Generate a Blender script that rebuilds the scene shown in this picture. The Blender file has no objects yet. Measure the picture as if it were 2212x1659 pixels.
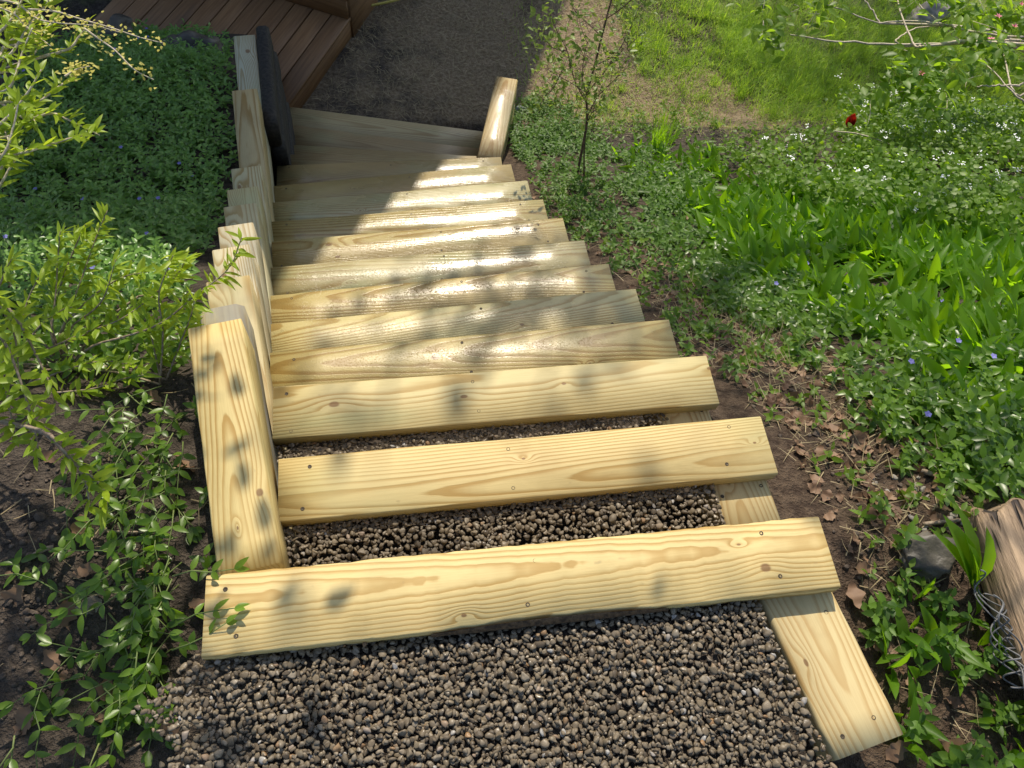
import bpy, math, random
import numpy as np
from mathutils import Matrix, Vector

# ------------------------------------------------------------------ camera, sky, sun, exposure
scene = bpy.context.scene
col = scene.collection
W2, H2, FPX = 2212.0, 1659.0, 1680.62          # photo-plan units used for the survey of the place
CAM = np.array([0.1144, -0.2755, 1.4033])
def _rz(a):
    c, s = math.cos(a), math.sin(a); return np.array([[c, -s, 0], [s, c, 0], [0, 0, 1]])
def _rx(a):
    c, s = math.cos(a), math.sin(a); return np.array([[1, 0, 0], [0, c, -s], [0, s, c]])
RC = _rz(math.radians(-17.3637)) @ _rx(math.radians(28.9774)) @ _rz(math.radians(9.4461))
cd = bpy.data.cameras.new("Camera"); cam = bpy.data.objects.new("Camera", cd); col.objects.link(cam)
cd.sensor_fit = 'HORIZONTAL'; cd.sensor_width = 36.0; cd.lens = FPX / W2 * 36.0
cd.clip_start = 0.05; cd.clip_end = 500
M4 = Matrix([list(RC[i]) + [CAM[i]] for i in range(3)] + [[0, 0, 0, 1]])
cam.matrix_world = M4
scene.camera = cam

SUN_EL, SUN_AZ = math.radians(45), math.radians(10)      # azimuth from +Y towards +X
SV = np.array([math.sin(SUN_AZ) * math.cos(SUN_EL), math.cos(SUN_AZ) * math.cos(SUN_EL), math.sin(SUN_EL)])
world = bpy.data.worlds.new("World"); scene.world = world; world.use_nodes = True
wn = world.node_tree.nodes; wl = world.node_tree.links
sky = wn.new('ShaderNodeTexSky'); sky.sky_type = 'NISHITA'; sky.sun_disc = False
sky.sun_elevation = SUN_EL; sky.sun_rotation = SUN_AZ
bg = wn['Background']; bg.inputs['Strength'].default_value = 0.15
wl.new(sky.outputs[0], bg.inputs['Color'])
sl = bpy.data.lights.new("Sun", 'SUN'); sl.energy = 4.3; sl.angle = math.radians(0.53); sl.color = (1.0, 0.94, 0.84)
so = bpy.data.objects.new("Sun", sl); col.objects.link(so)
so.rotation_euler = Vector(SV).to_track_quat('Z', 'Y').to_euler(); so.location = (2, 8, 10)
scene.view_settings.view_transform = 'Standard'; scene.view_settings.look = 'None'
scene.view_settings.exposure = 0.40
scene.view_settings.use_white_balance = True; scene.view_settings.white_balance_temperature = 7000; scene.view_settings.gamma = 1.0
scene.render.engine = 'CYCLES'
scene.cycles.max_bounces = 6; scene.cycles.diffuse_bounces = 3; scene.cycles.transmission_bounces = 4
scene.cycles.sample_clamp_indirect = 4.0
scene.cycles.caustics_reflective = False; scene.cycles.caustics_refractive = False

rng = np.random.default_rng(7)
random.seed(7)

# ------------------------------------------------------------------ small helpers
def ray(px, py):
    d = RC @ np.array([(px - W2 / 2) / FPX, -(py - H2 / 2) / FPX, -1.0]); return d / np.linalg.norm(d)
def at(px, py, z):
    d = ray(px, py); return CAM + d * ((z - CAM[2]) / d[2])
def tagit(o, label=None, cat=None, group=None, kind=None):
    if label: o["label"] = label
    if cat: o["category"] = cat
    if group: o["group"] = group
    if kind: o["kind"] = kind
    return o
def empty(name, loc=(0, 0, 0)):
    o = bpy.data.objects.new(name, None); o.location = loc; o.empty_display_size = 0.1; col.objects.link(o); return o
def link(name, me, mat=None, parent=None, loc=None, rot=None):
    o = bpy.data.objects.new(name, me)
    if mat is not None and not me.materials: me.materials.append(mat)
    col.objects.link(o)
    if parent is not None:
        o.parent = parent
    if loc is not None: o.location = loc
    if rot is not None: o.rotation_euler = rot
    return o
def mesh_np(name, v, f, smooth=False):
    """v (N,3), f list of index arrays (each (M,k)) or python list of faces"""
    me = bpy.data.meshes.new(name)
    v = np.asarray(v, dtype=np.float32)
    if isinstance(f, list) and len(f) and isinstance(f[0], np.ndarray) and f[0].ndim == 2:
        loops = np.concatenate([a.ravel() for a in f]).astype(np.int32)
        tot = np.concatenate([np.full(len(a), a.shape[1]) for a in f]).astype(np.int32)
    else:
        loops = np.concatenate([np.asarray(a) for a in f]).astype(np.int32)
        tot = np.array([len(a) for a in f], dtype=np.int32)
    st = np.concatenate([[0], np.cumsum(tot)[:-1]]).astype(np.int32)
    me.vertices.add(len(v)); me.vertices.foreach_set("co", v.ravel())
    me.loops.add(len(loops)); me.loops.foreach_set("vertex_index", loops)
    me.polygons.add(len(tot)); me.polygons.foreach_set("loop_start", st); me.polygons.foreach_set("loop_total", tot)
    if smooth: me.polygons.foreach_set("use_smooth", np.ones(len(tot), dtype=bool))
    me.update(calc_edges=True); me.validate()
    return me
class Acc:
    def __init__(s): s.v = []; s.f = {}; s.n = 0
    def add(s, v, faces):
        v = np.asarray(v, float)
        for a in faces:
            a = np.asarray(a)
            s.f.setdefault(a.shape[1], []).append(a + s.n)
        s.v.append(v); s.n += len(v)
    def mesh(s, name, smooth=False):
        return mesh_np(name, np.concatenate(s.v), [np.concatenate(x) for x in s.f.values()], smooth)
def vnoise(x, y, seed=0):
    x = np.asarray(x, float); y = np.asarray(y, float)
    xi = np.floor(x).astype(int); yi = np.floor(y).astype(int); fx = x - xi; fy = y - yi
    fx = fx * fx * (3 - 2 * fx); fy = fy * fy * (3 - 2 * fy)
    def hsh(a, b):
        n = np.sin(a * 127.1 + b * 311.7 + seed * 74.7) * 43758.5453; return n - np.floor(n)
    return (hsh(xi, yi) * (1 - fx) + hsh(xi + 1, yi) * fx) * (1 - fy) + (hsh(xi, yi + 1) * (1 - fx) + hsh(xi + 1, yi + 1) * fx) * fy
def fbm(x, y, seed=0, oct=4):
    s = 0; a = .5
    for i in range(oct):
        s = s + a * (vnoise(x * 2 ** i, y * 2 ** i, seed + i) - .5); a *= .5
    return s
def inpoly(x, y, P):
    x = np.asarray(x); y = np.asarray(y); c = np.zeros(x.shape, bool); n = len(P)
    for i in range(n):
        x1, y1 = P[i][0], P[i][1]; x2, y2 = P[(i + 1) % n][0], P[(i + 1) % n][1]
        if y1 == y2: continue
        c ^= ((y1 > y) != (y2 > y)) & (x < (x2 - x1) * (y - y1) / (y2 - y1) + x1)
    return c
def smooth01(a, b, x):
    t = np.clip((x - a) / (b - a), 0, 1); return t * t * (3 - 2 * t)

# ------------------------------------------------------------------ materials
class NT:
    def __init__(s, name):
        s.m = bpy.data.materials.new(name); s.m.use_nodes = True; s.t = s.m.node_tree; s.n = s.t.nodes; s.l = s.t.links
        s.p = s.n['Principled BSDF']; s.out = s.n['Material Output']
    def new(s, t, **k):
        n = s.n.new(t)
        for a, b in k.items(): setattr(n, a, b)
        return n
    def put(s, sock, v):
        if isinstance(v, bpy.types.NodeSocket): s.l.new(v, sock)
        elif v is not None: sock.default_value = v
    def math(s, op, a, b=None, c=None, clamp=False):
        n = s.new('ShaderNodeMath', operation=op, use_clamp=clamp); s.put(n.inputs[0], a)
        if b is not None: s.put(n.inputs[1], b)
        if c is not None: s.put(n.inputs[2], c)
        return n.outputs[0]
    def ss(s, x, a, b):
        n = s.new('ShaderNodeMapRange', interpolation_type='SMOOTHSTEP'); s.put(n.inputs[0], x); n.inputs[1].default_value = a; n.inputs[2].default_value = b
        return n.outputs[0]
    def mix(s, f, a, b, mode='MIX'):
        n = s.new('ShaderNodeMix', data_type='RGBA', blend_type=mode); s.put(n.inputs[0], f)
        for k, v in ((6, a), (7, b)):
            s.put(n.inputs[k], v if isinstance(v, bpy.types.NodeSocket) else (tuple(v) + (1,))[:4])
        return n.outputs[2]
    def noise(s, vec, scale, detail=3, rough=.5, dim='3D'):
        n = s.new('ShaderNodeTexNoise'); s.put(n.inputs['Vector'], vec); n.inputs['Scale'].default_value = scale
        n.inputs['Detail'].default_value = detail; n.inputs['Roughness'].default_value = rough; return n.outputs[0]
    def mapping(s, vec, loc=(0, 0, 0), scale=(1, 1, 1)):
        n = s.new('ShaderNodeMapping'); s.put(n.inputs[0], vec); n.inputs[1].default_value = loc; n.inputs[3].default_value = scale; return n.outputs[0]
    def coord(s, which='Object'):
        return s.new('ShaderNodeTexCoord').outputs[which]
    def ramp(s, f, stops):
        n = s.new('ShaderNodeValToRGB'); s.put(n.inputs[0], f); e = n.color_ramp.elements
        while len(e) < len(stops): e.new(.5)
        for i, (p, c) in enumerate(stops): e[i].position = p; e[i].color = tuple(c) + (1,)
        return n.outputs[0]
    def bump(s, h, strength=.3, dist=.01, normal=None):
        n = s.new('ShaderNodeBump'); s.put(n.inputs['Height'], h); n.inputs['Strength'].default_value = strength; n.inputs['Distance'].default_value = dist
        if normal is not None: s.l.new(normal, n.inputs['Normal'])
        return n.outputs[0]

def wood_mat(name, seed, early=(.64, .50, .25), late=(.40, .24, .08), y0=0., z0=-.07, slope=.03, spacing=.0075, knots=(), wet=0., green=.25, contrast=1., grey=0., warp=.018):
    """sawn pine: growth rings round an axis under the board, knots that push the rings aside"""
    r_ = random.Random(seed); N = NT(name); P = N.coord('Object')
    off = (r_.uniform(-20, 20), r_.uniform(-20, 20), r_.uniform(-20, 20))
    sep = N.new('ShaderNodeSeparateXYZ'); N.put(sep.inputs[0], P); x, y, z = sep.outputs
    n1 = N.noise(N.mapping(P, off, (1.6, 3.5, 3.5)), 1.0, 2)
    n2 = N.noise(N.mapping(P, off, (4, 30, 30)), 1.0, 3)
    yc = N.math('ADD', y, N.math('MULTIPLY_ADD', n1, warp * 2, -warp - y0))
    zc = N.math('SUBTRACT', z, z0)
    r = N.math('SQRT', N.math('ADD', N.math('MULTIPLY', yc, yc), N.math('MULTIPLY', zc, zc)))
    r = N.math('ADD', r, N.math('MULTIPLY', x, slope))
    r = N.math('ADD', r, N.math('MULTIPLY', N.math('SUBTRACT', n2, .5), .006))
    core = None
    for (kx, ky, ks, ka) in knots:
        dx = N.math('SUBTRACT', x, kx); dy = N.math('SUBTRACT', y, ky)
        dyw = N.math('ADD', dy, N.math('MULTIPLY', N.math('SUBTRACT', n2, .5), .02))
        ex = N.math('MULTIPLY', dx, 1 / (ks * 5.0)); ey = N.math('MULTIPLY', dyw, 1 / (ks * 2.2))
        g = N.math('EXPONENT', N.math('MULTIPLY', N.math('ADD', N.math('MULTIPLY', ex, ex), N.math('MULTIPLY', ey, ey)), -1))
        r = N.math('ADD', r, N.math('MULTIPLY', g, ka))
        cx = N.math('MULTIPLY', dx, 1 / (ks * 1.25)); cy = N.math('MULTIPLY', dyw, 1 / (ks * .75))
        d = N.math('SQRT', N.math('ADD', N.math('MULTIPLY', cx, cx), N.math('MULTIPLY', cy, cy)))
        c = N.math('SUBTRACT', 1, N.ss(d, .55, 1.05))
        core = c if core is None else N.math('MAXIMUM', core, c)
    q = N.math('FRACT', N.math('MULTIPLY', r, 1 / spacing))
    lw = N.math('MULTIPLY', N.ss(q, .35, .86), N.math('SUBTRACT', 1, N.ss(q, .88, 1.0)))
    n3 = N.noise(N.mapping(P, off, (2.2, 6, 6)), 1.0, 3)
    lw = N.math('MULTIPLY', lw, N.math('MULTIPLY_ADD', N.ss(n3, .25, .75), .70 * contrast, .50 * contrast), clamp=True)
    c = N.mix(lw, early, late)
    fib = N.noise(N.mapping(P, off, (14, 420, 420)), 1.0, 2)
    c = N.mix(N.math('MULTIPLY', N.ss(fib, .35, .75), .16), c, (late[0] * .8, late[1] * .8, late[2] * .8))
    n4 = N.noise(N.mapping(P, (off[1], off[2], off[0]), (2.5, 7, 7)), 1.0, 4)
    c = N.mix(N.math('MULTIPLY', N.ss(n4, .5, .78), green), c, (.27, .36, .20))
    n5 = N.noise(N.mapping(P, (off[2], off[0], off[1]), (3.5, 9, 9)), 1.0, 4)
    c = N.mix(N.math('MULTIPLY', N.ss(n5, .52, .8), .22), c, (.47, .31, .14))
    if grey > 0:
        ng = N.noise(N.mapping(P, off, (6, 40, 40)), 1.0, 4)
        c = N.mix(N.math('MULTIPLY', N.ss(ng, .2, .6), grey), c, (.20, .19, .165))
    if core is not None:
        c = N.mix(N.math('MULTIPLY', core, .82), c, (.17, .085, .035))
    # faint trodden dirt and water marks
    nd = N.noise(N.mapping(P, (off[0] + 3, off[2], off[1]), (5, 8, 8)), 1.0, 5, .65)
    c = N.mix(N.math('MULTIPLY', N.ss(nd, .50, .72), .30), c, N.mix(1.0, c, (.62, .58, .52), 'MULTIPLY'))
    # scuffs and dirt specks
    sp = N.noise(N.mapping(P, off, (30, 60, 60)), 1.0, 2)
    c = N.mix(N.math('MULTIPLY', N.ss(sp, .70, .82), .35), c, (.22, .16, .09))
    hgt = N.math('ADD', N.math('MULTIPLY', lw, -.6), N.math('MULTIPLY', fib, .5))
    if wet > 0:
        wn_ = N.noise(N.mapping(P, off, (3, 9, 9)), 1.0, 4)
        wm = N.math('MULTIPLY', N.ss(wn_, .22, .50), wet, clamp=True)
        c = N.mix(wm, c, N.mix(1.0, c, (.80, .78, .74), 'MULTIPLY'))
        N.put(N.p.inputs['Roughness'], N.math('MULTIPLY_ADD', wm, -.33, .60))
        drops = N.noise(N.mapping(P, off, (1, 1, 1)), 260, 2)
        rip = N.noise(N.mapping(P, off, (1, 1, 1)), 55, 3)
        hgt = N.math('ADD', hgt, N.math('ADD', N.math('MULTIPLY', N.math('MULTIPLY', N.ss(drops, .56, .70), wm), 2.6), N.math('MULTIPLY', rip, .9)))
        N.p.inputs['Specular IOR Level'].default_value = .5
        N.put(N.p.inputs['Coat Weight'], N.math('MULTIPLY', wm, .5)); N.p.inputs['Coat Roughness'].default_value = .20; N.p.inputs['Coat IOR'].default_value = 1.36
        N.put(N.p.inputs['Coat Normal'], N.bump(hgt, .30, .0016))
        N.put(N.p.inputs['Normal'], N.bump(hgt, .35, .0016))
    else:
        N.p.inputs['Roughness'].default_value = .62
        N.p.inputs['Specular IOR Level'].default_value = .3
        N.put(N.p.inputs['Normal'], N.bump(hgt, .35, .0012))
    N.put(N.p.inputs['Base Color'], c)
    return N.m

def leaf_mat(name, c1, c2, tr, trans=.35, rough=.38, spec=.5):
    N = NT(name)
    rnd = N.new('ShaderNodeNewGeometry').outputs['Random Per Island']
    nz = N.noise(N.coord('Object'), 3.0, 3)
    f = N.math('MULTIPLY_ADD', rnd, .7, N.math('MULTIPLY', nz, .3))
    c = N.mix(f, c1, c2)
    N.put(N.p.inputs['Base Color'], c); N.p.inputs['Roughness'].default_value = rough; N.p.inputs['Specular IOR Level'].default_value = spec
    T = N.new('ShaderNodeBsdfTranslucent')
    N.put(T.inputs[0], N.mix(f, (tr[0] * .75, tr[1] * .8, tr[2]), tr))
    mx = N.new('ShaderNodeMixShader'); mx.inputs[0].default_value = trans
    N.l.new(N.p.outputs[0], mx.inputs[1]); N.l.new(T.outputs[0], mx.inputs[2]); N.l.new(mx.outputs[0], N.out.inputs[0])
    return N.m
def plain_mat(name, c1, c2, scale=30, rough=.7, bump=.3, spec=.4, island=0., metal=0., detail=4, bdist=.01):
    N = NT(name); P = N.coord('Object'); nz = N.noise(P, scale, detail)
    f = N.ss(nz, .3, .7)
    if island:
        rnd = N.new('ShaderNodeNewGeometry').outputs['Random Per Island']
        f = N.math('ADD', N.math('MULTIPLY', f, 1 - island), N.math('MULTIPLY', rnd, island))
    N.put(N.p.inputs['Base Color'], N.mix(f, c1, c2)); N.p.inputs['Roughness'].default_value = rough
    N.p.inputs['Specular IOR Level'].default_value = spec; N.p.inputs['Metallic'].default_value = metal
    if bump: N.put(N.p.inputs['Normal'], N.bump(nz, bump, bdist))
    return N.m

def pebble_mat():
    N = NT("river_pebbles"); rnd = N.new('ShaderNodeNewGeometry').outputs['Random Per Island']
    c = N.ramp(rnd, [(0, (.085, .066, .046)), (.25, (.155, .122, .083)), (.5, (.215, .172, .115)), (.7, (.165, .138, .103)), (.86, (.245, .20, .145)), (.95, (.25, .22, .175)), (.972, (.28, .16, .07)), (.99, (.33, .32, .31)), (1, (.40, .39, .38))])
    nz = N.noise(N.coord('Object'), 160, 3)
    c = N.mix(N.math('MULTIPLY', N.ss(nz, .35, .75), .35), c, (.050, .040, .030)); c = N.mix(1.0, c, (.84, .82, .77), 'MULTIPLY')
    N.put(N.p.inputs['Base Color'], c); N.put(N.p.inputs['Roughness'], N.math('ADD', N.math('MULTIPLY', N.ss(nz, .3, .7), .2), N.math('MULTIPLY_ADD', N.math('FRACT', N.math('MULTIPLY', rnd, 37.3)), .45, .22))); N.p.inputs['Specular IOR Level'].default_value = .38
    N.put(N.p.inputs['Normal'], N.bump(nz, .25, .002))
    return N.m

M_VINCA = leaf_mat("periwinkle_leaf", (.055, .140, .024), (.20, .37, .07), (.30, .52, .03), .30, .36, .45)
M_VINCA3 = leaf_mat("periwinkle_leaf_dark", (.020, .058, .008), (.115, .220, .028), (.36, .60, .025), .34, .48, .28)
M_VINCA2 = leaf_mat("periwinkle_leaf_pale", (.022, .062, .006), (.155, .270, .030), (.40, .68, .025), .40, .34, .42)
M_LILY = leaf_mat("broad_leaf", (.040, .110, .007), (.130, .255, .016), (.42, .76, .018), .50, .42, .30)
M_YOUNG = leaf_mat("young_leaf", (.14, .24, .014), (.32, .43, .034), (.72, .86, .05), .48, .42, .4)
M_SAP = leaf_mat("sapling_leaf", (.085, .145, .022), (.20, .28, .055), (.48, .64, .07), .42, .42, .32)
M_HONEY = leaf_mat("honeysuckle_leaf", (.045, .105, .010), (.16, .26, .030), (.46, .72, .03), .46, .45, .30)
M_GRASS = leaf_mat("lawn_blade", (.13, .28, .014), (.42, .55, .10), (.60, .82, .06), .42, .5, .3)
M_STRAW = leaf_mat("dry_straw", (.22, .165, .085), (.44, .36, .21), (.40, .32, .17), .2, .6, .3)
M_DEAD = leaf_mat("dead_leaf", (.075, .038, .022), (.30, .19, .115), (.30, .15, .06), .18, .6, .3)
M_CANOPY = leaf_mat("canopy_leaf", (.03, .07, .015), (.07, .14, .03), (.2, .36, .04), .3, .45, .4)
M_WHITEFL = plain_mat("white_petal", (.75, .78, .74), (.85, .86, .82), 20, .6, 0)
M_BLUEFL = plain_mat("blue_petal", (.12, .12, .36), (.20, .19, .46), 20, .6, 0)
M_PINKFL = plain_mat("pink_petal", (.60, .12, .20), (.70, .25, .30), 20, .6, 0)
M_YELFL = leaf_mat("yellow_blossom", (.45, .40, .06), (.72, .66, .20), (.65, .6, .10), .4, .55, .25)
M_RED = leaf_mat("red_petal", (.36, .012, .012), (.50, .02, .02), (.5, .02, .01), .3, .45, .4)
M_TWIG = plain_mat("twig_bark", (.17, .12, .08), (.30, .24, .17), 90, .75, .4)
M_TWIGP = plain_mat("pale_twig", (.38, .31, .22), (.56, .49, .38), 90, .7, .3)
M_TRUNK = plain_mat("sapling_bark", (.08, .050, .036), (.17, .11, .08), 70, .7, .4)
M_BARK = plain_mat("tree_bark", (.07, .05, .04), (.15, .12, .09), 18, .85, .8, bdist=.03)
M_STEM = leaf_mat("green_stem", (.09, .15, .04), (.20, .24, .08), (.2, .3, .05), .15, .5, .3)
M_PEB = pebble_mat()
M_SCREW = plain_mat("screw_head", (.030, .022, .014), (.075, .055, .03), 300, .6, 0, metal=.2)
M_ROCK = plain_mat("dark_rock", (.030, .026, .021), (.105, .092, .075), 14, .55, .8, .5, bdist=.02, detail=8)
M_STONE = plain_mat("pale_stone", (.30, .31, .31), (.46, .47, .47), 22, .7, .5, bdist=.01)
M_WIRE = plain_mat("galvanised_wire", (.10, .10, .10), (.20, .20, .20), 90, .75, .3, metal=.2)
M_HOSE = plain_mat("yellow_hose", (.42, .34, .06), (.50, .42, .10), 60, .5, .1)

# ------------------------------------------------------------------ the lie of the land
YK = [0, .2735, .5246, .7243, .9265, 1.1381, 1.3604, 1.5876, 1.8079, 2.0338, 2.262, 2.497]
ZK = [0, -.1319, -.2742, -.4324, -.5903, -.7405, -.8802, -1.0138, -1.1543, -1.2855, -1.42, -1.555]
AK = [-2.05, -1.55, -1.77, -.65, .61, .90, .76, .75, 1.19, 1.68, 2.3, -1.6]
RT = [.8912, .9135, .8988, .8995, .8927, .8811, .8613, .8416, .8178, .8024, .775, .753]
TW, TT = .14, .038
# retaining wall: far end of each course (left x, right x, y, top z)
WALL = [(-.313, -.202, .705, -.038), (-.334, -.230, .848, -.180), (-.356, -.244, 1.036, -.322), (-.381, -.273, 1.257, -.464), (-.403, -.292, 1.463, -.606),
        (-.421, -.309, 1.673, -.748), (-.445, -.331, 1.884, -.890), (-.465, -.347, 2.128, -1.032), (-.498, -.387, 2.749, -1.174), (-.528, -.420, 3.310, -1.316)]
WY = [-5, .158] + [w[2] for w in WALL] + [4.2, 20]
WX = [-.1855, -.1855] + [(w[0] + w[1]) / 2 for w in WALL] + [-.51, -.6]
SY = [-9, -.05] + [y + .07 for y in YK] + [2.80, 2.97, 3.22, 3.45, 3.62, 3.8, 30]
SZ = [-.0, 0] + ZK + [-1.69, -1.83, -1.97, -2.10, -2.13, -1.93, -1.93]
RY = [-9, -.2, .1] + [y + .07 for y in YK[1:]] + [3.0, 3.5, 4.4, 9, 40]
RZ = [-.20, -.20, -.17] + [z - .12 for z in ZK[1:]] + [-1.93, -2.12, -2.20, -2.25, -2.4]
LY = [-9, .3, .7, .85, 1.04, 1.26, 1.46, 1.67, 1.88, 2.13, 2.75, 3.31, 3.9, 4.5, 9, 40]
LZ = [-.14, -.15, -.23, -.36, -.50, -.64, -.79, -.93, -1.07, -1.22, -1.36, -1.52, -1.84, -2.16, -2.22, -2.4]
EY = [-9, 0] + [y + .07 for y in YK] + [2.9, 3.6, 3.9, 30]
EX = [.80, .80] + [r - .06 for r in RT] + [.74, .90, .95, .95]
def wallx(y): return np.interp(y, WY, WX)
def rightx(y): return np.interp(y, EY, EX)
def ground(x, y):
    x = np.asarray(x, float); y = np.asarray(y, float)
    b = .05 * fbm(x * 1.3, y * 1.3, 3) + .03 * fbm(x * 5, y * 5, 9)
    zl = np.interp(y, LY, LZ) + b + .05 * np.clip(-x - .6, 0, 3)
    zr = np.interp(y, RY, RZ) + b * smooth01(0, .25, x - rightx(y)) - .02 * np.clip(x - 1.4, 0, 3)
    zs = np.interp(y, SY, SZ) - np.where(y < 0.02, .036, .24) 
    zs = np.where(y < -.44, -.03, zs)
    zs = np.where((y < .05) & (x > .66), np.minimum(zs, -.10), zs)
    z = np.where(x < wallx(y), zl, np.where(x > rightx(y), zr, zs))
    # beyond the foot of the stairs there is no wall: blend to the yard level
    yard = -2.20 + .4 * b
    t = smooth01(3.35, 3.6, y) * smooth01(-.60, -.48, x) * (1 - smooth01(.9, 1.3, x))
    return z * (1 - t) + yard * t
def pick(px, py, zoff=0.):
    d = ray(px, py); t = np.arange(.5, 14, .004); p = CAM[None] + d[None] * t[:, None]
    g = ground(p[:, 0], p[:, 1]) + zoff; i = np.argmax(p[:, 2] < g); q = p[i].copy(); return q
def pickpoly(pts): return [pick(*q)[:2] for q in pts]

# ------------------------------------------------------------------ ground sheet
def build_ground():
    ys = np.concatenate([np.arange(-14, -1.2, .8), np.arange(-1.2, 5.4, .03), np.arange(5.4, 9, .25), np.arange(9, 40, 1.5)])
    lo = np.concatenate([-np.geomspace(14, 2.6, 8), np.arange(-2.5, -.02, .04)])        # offsets left of the wall line
    lo = np.append(lo[lo < -.03], [-.012])
    mid = np.linspace(0, 1, 26)
    ro = np.concatenate([[.0], np.arange(.04, 3.2, .04), np.arange(3.2, 6.5, .1), np.geomspace(6.6, 30, 9)])
    nx = len(lo) + len(mid) + len(ro)
    X = np.zeros((len(ys), nx)); Y = np.repeat(ys[:, None], nx, 1)
    wl_ = wallx(ys); rr = rightx(ys)
    for i in range(len(ys)):
        X[i] = np.concatenate([wl_[i] + lo, wl_[i] + .012 + (rr[i] - .012 - wl_[i] - .012) * mid, rr[i] + .012 + ro])
    Z = ground(X, Y)
    v = np.stack([X, Y, Z], -1).reshape(-1, 3)
    idx = np.arange(len(ys) * nx).reshape(len(ys), nx)
    q = np.stack([idx[:-1, :-1], idx[:-1, 1:], idx[1:, 1:], idx[1:, :-1]], -1).reshape(-1, 4)
    me = mesh_np("ground", v, [q], True)
    x = v[:, 0]; y = v[:, 1]
    sand_p = pickpoly([(1128, 60), (1180, -10), (1330, -10), (1360, 60), (1330, 140), (1420, 190), (1500, 150), (1560, 160), (1640, 230), (1760, 250), (1700, 290), (1560, 280), (1400, 270), (1135, 270), (1110, 190)])
    lawn_p = pickpoly([(1480, -10), (2240, -10), (2240, 300), (1950, 330), (1780, 250), (1640, 150)])
    def near(P):      # soft membership: average of jittered tests
        m = np.zeros(len(x)); k = np.random.default_rng(3)
        for _ in range(12):
            m += inpoly(x + k.normal(0, .10), y + k.normal(0, .10), P)
        return m / 12
    sand = near(sand_p); lawn = near(lawn_p)
    far = smooth01(4.4, 5.2, y)
    yard = smooth01(3.3, 3.7, y) * smooth01(-.6, -.4, x) * (1 - smooth01(1.1, 1.5, x))
    debris = smooth01(.0, .1, x - rightx(y)) * (1 - smooth01(.45, .8, x - rightx(y)))
    ca = np.stack([np.maximum(sand, yard * (.42 + .34 * smooth01(.0, 1.0, x))), np.maximum(lawn, far * (1 - yard)), debris, np.ones(len(x))], -1)
    a = me.color_attributes.new("soil", 'FLOAT_COLOR', 'POINT'); a.data.foreach_set("color", ca.astype(np.float32).ravel())
    N = NT("garden_soil"); P = N.coord('Object')
    at_ = N.new('ShaderNodeVertexColor', layer_name="soil"); sp = N.new('ShaderNodeSeparateColor'); N.put(sp.inputs[0], at_.outputs[0])
    n1 = N.noise(P, 6, 6, .6); n2 = N.noise(P, 45, 5, .65); n3 = N.noise(P, 190, 3)
    soil = N.mix(N.ss(n2, .3, .7), (.032, .024, .018), (.095, .075, .058))
    soil = N.mix(N.math('MULTIPLY', N.ss(n3, .62, .74), .6), soil, (.16, .13, .10))
    mold = N.mix(N.ss(n2, .35, .65), (.045, .028, .018), (.11, .076, .050))
    soil = N.mix(sp.outputs[2], soil, mold)
    sand = N.mix(N.ss(n2, .3, .7), (.165, .112, .060), (.34, .26, .165))
    sand = N.mix(N.math('MULTIPLY', N.ss(n3, .58, .7), .5), sand, (.09, .07, .05))
    m = N.ss(N.math('ADD', sp.outputs[0], N.math('MULTIPLY', N.math('SUBTRACT', n1, .5), .9)), .25, .65)
    c = N.mix(m, soil, sand)
    lawn_c = N.mix(N.ss(n2, .3, .7), (.10, .14, .028), (.25, .28, .09))
    ml = N.ss(N.math('ADD', sp.outputs[1], N.math('MULTIPLY', N.math('SUBTRACT', n1, .5), .8)), .3, .7)
    c = N.mix(ml, c, lawn_c)
    N.put(N.p.inputs['Base Color'], c); N.p.inputs['Roughness'].default_value = .85; N.p.inputs['Specular IOR Level'].default_value = .25
    h = N.math('ADD', N.math('MULTIPLY', n2, .7), N.math('MULTIPLY', n3, .3))
    N.put(N.p.inputs['Normal'], N.bump(h, 1.0, .035))
    return tagit(link("ground", me, N.m), kind="structure")
build_ground()

# ------------------------------------------------------------------ timber
def board_mesh(name, L, W, T, bev=.004, segs=1, bow=0., wane=None, rnd=None):
    """board along x, top at z=0; wane=(x0,x1,depth): bark edge missing along the near top edge"""
    b = bev
    cs = np.array([[-W / 2 + b, 0], [W / 2 - b, 0], [W / 2, -b], [W / 2, -T + b], [W / 2 - b, -T], [-W / 2 + b, -T], [-W / 2, -T + b], [-W / 2, -b]])
    xs = np.linspace(-L / 2, L / 2, segs + 1); V = []
    for i, x in enumerate(xs):
        c = cs.copy()
        if bow: c[:, 1] += bow * (1 - (2 * x / L) ** 2)
        if rnd: c += np.random.default_rng(int(rnd * 1000) + i).normal(0, .0006, c.shape)
        if wane and wane[0] < x < wane[1]:
            u = (x - wane[0]) / (wane[1] - wane[0]); d = wane[2] * math.sin(math.pi * u) ** .6 * (.75 + .25 * math.sin(23 * x) * math.cos(61 * x))
            c[0, 0] += d; c[7, 1] -= d * 1.6; c[7, 0] += d * .3
        V.append(np.column_stack([np.full(8, x), c]))
    V = np.concatenate(V); F = []
    n = 8
    for i in range(segs):
        for j in range(n):
            k = (j + 1) % n; F.append([i * n + j, (i + 1) * n + j, (i + 1) * n + k, i * n + k])
    F.append(list(range(n - 1, -1, -1))[::-1]); F.append(list(range(segs * n + n - 1, segs * n - 1, -1)))
    return mesh_np(name, V, F)
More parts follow.
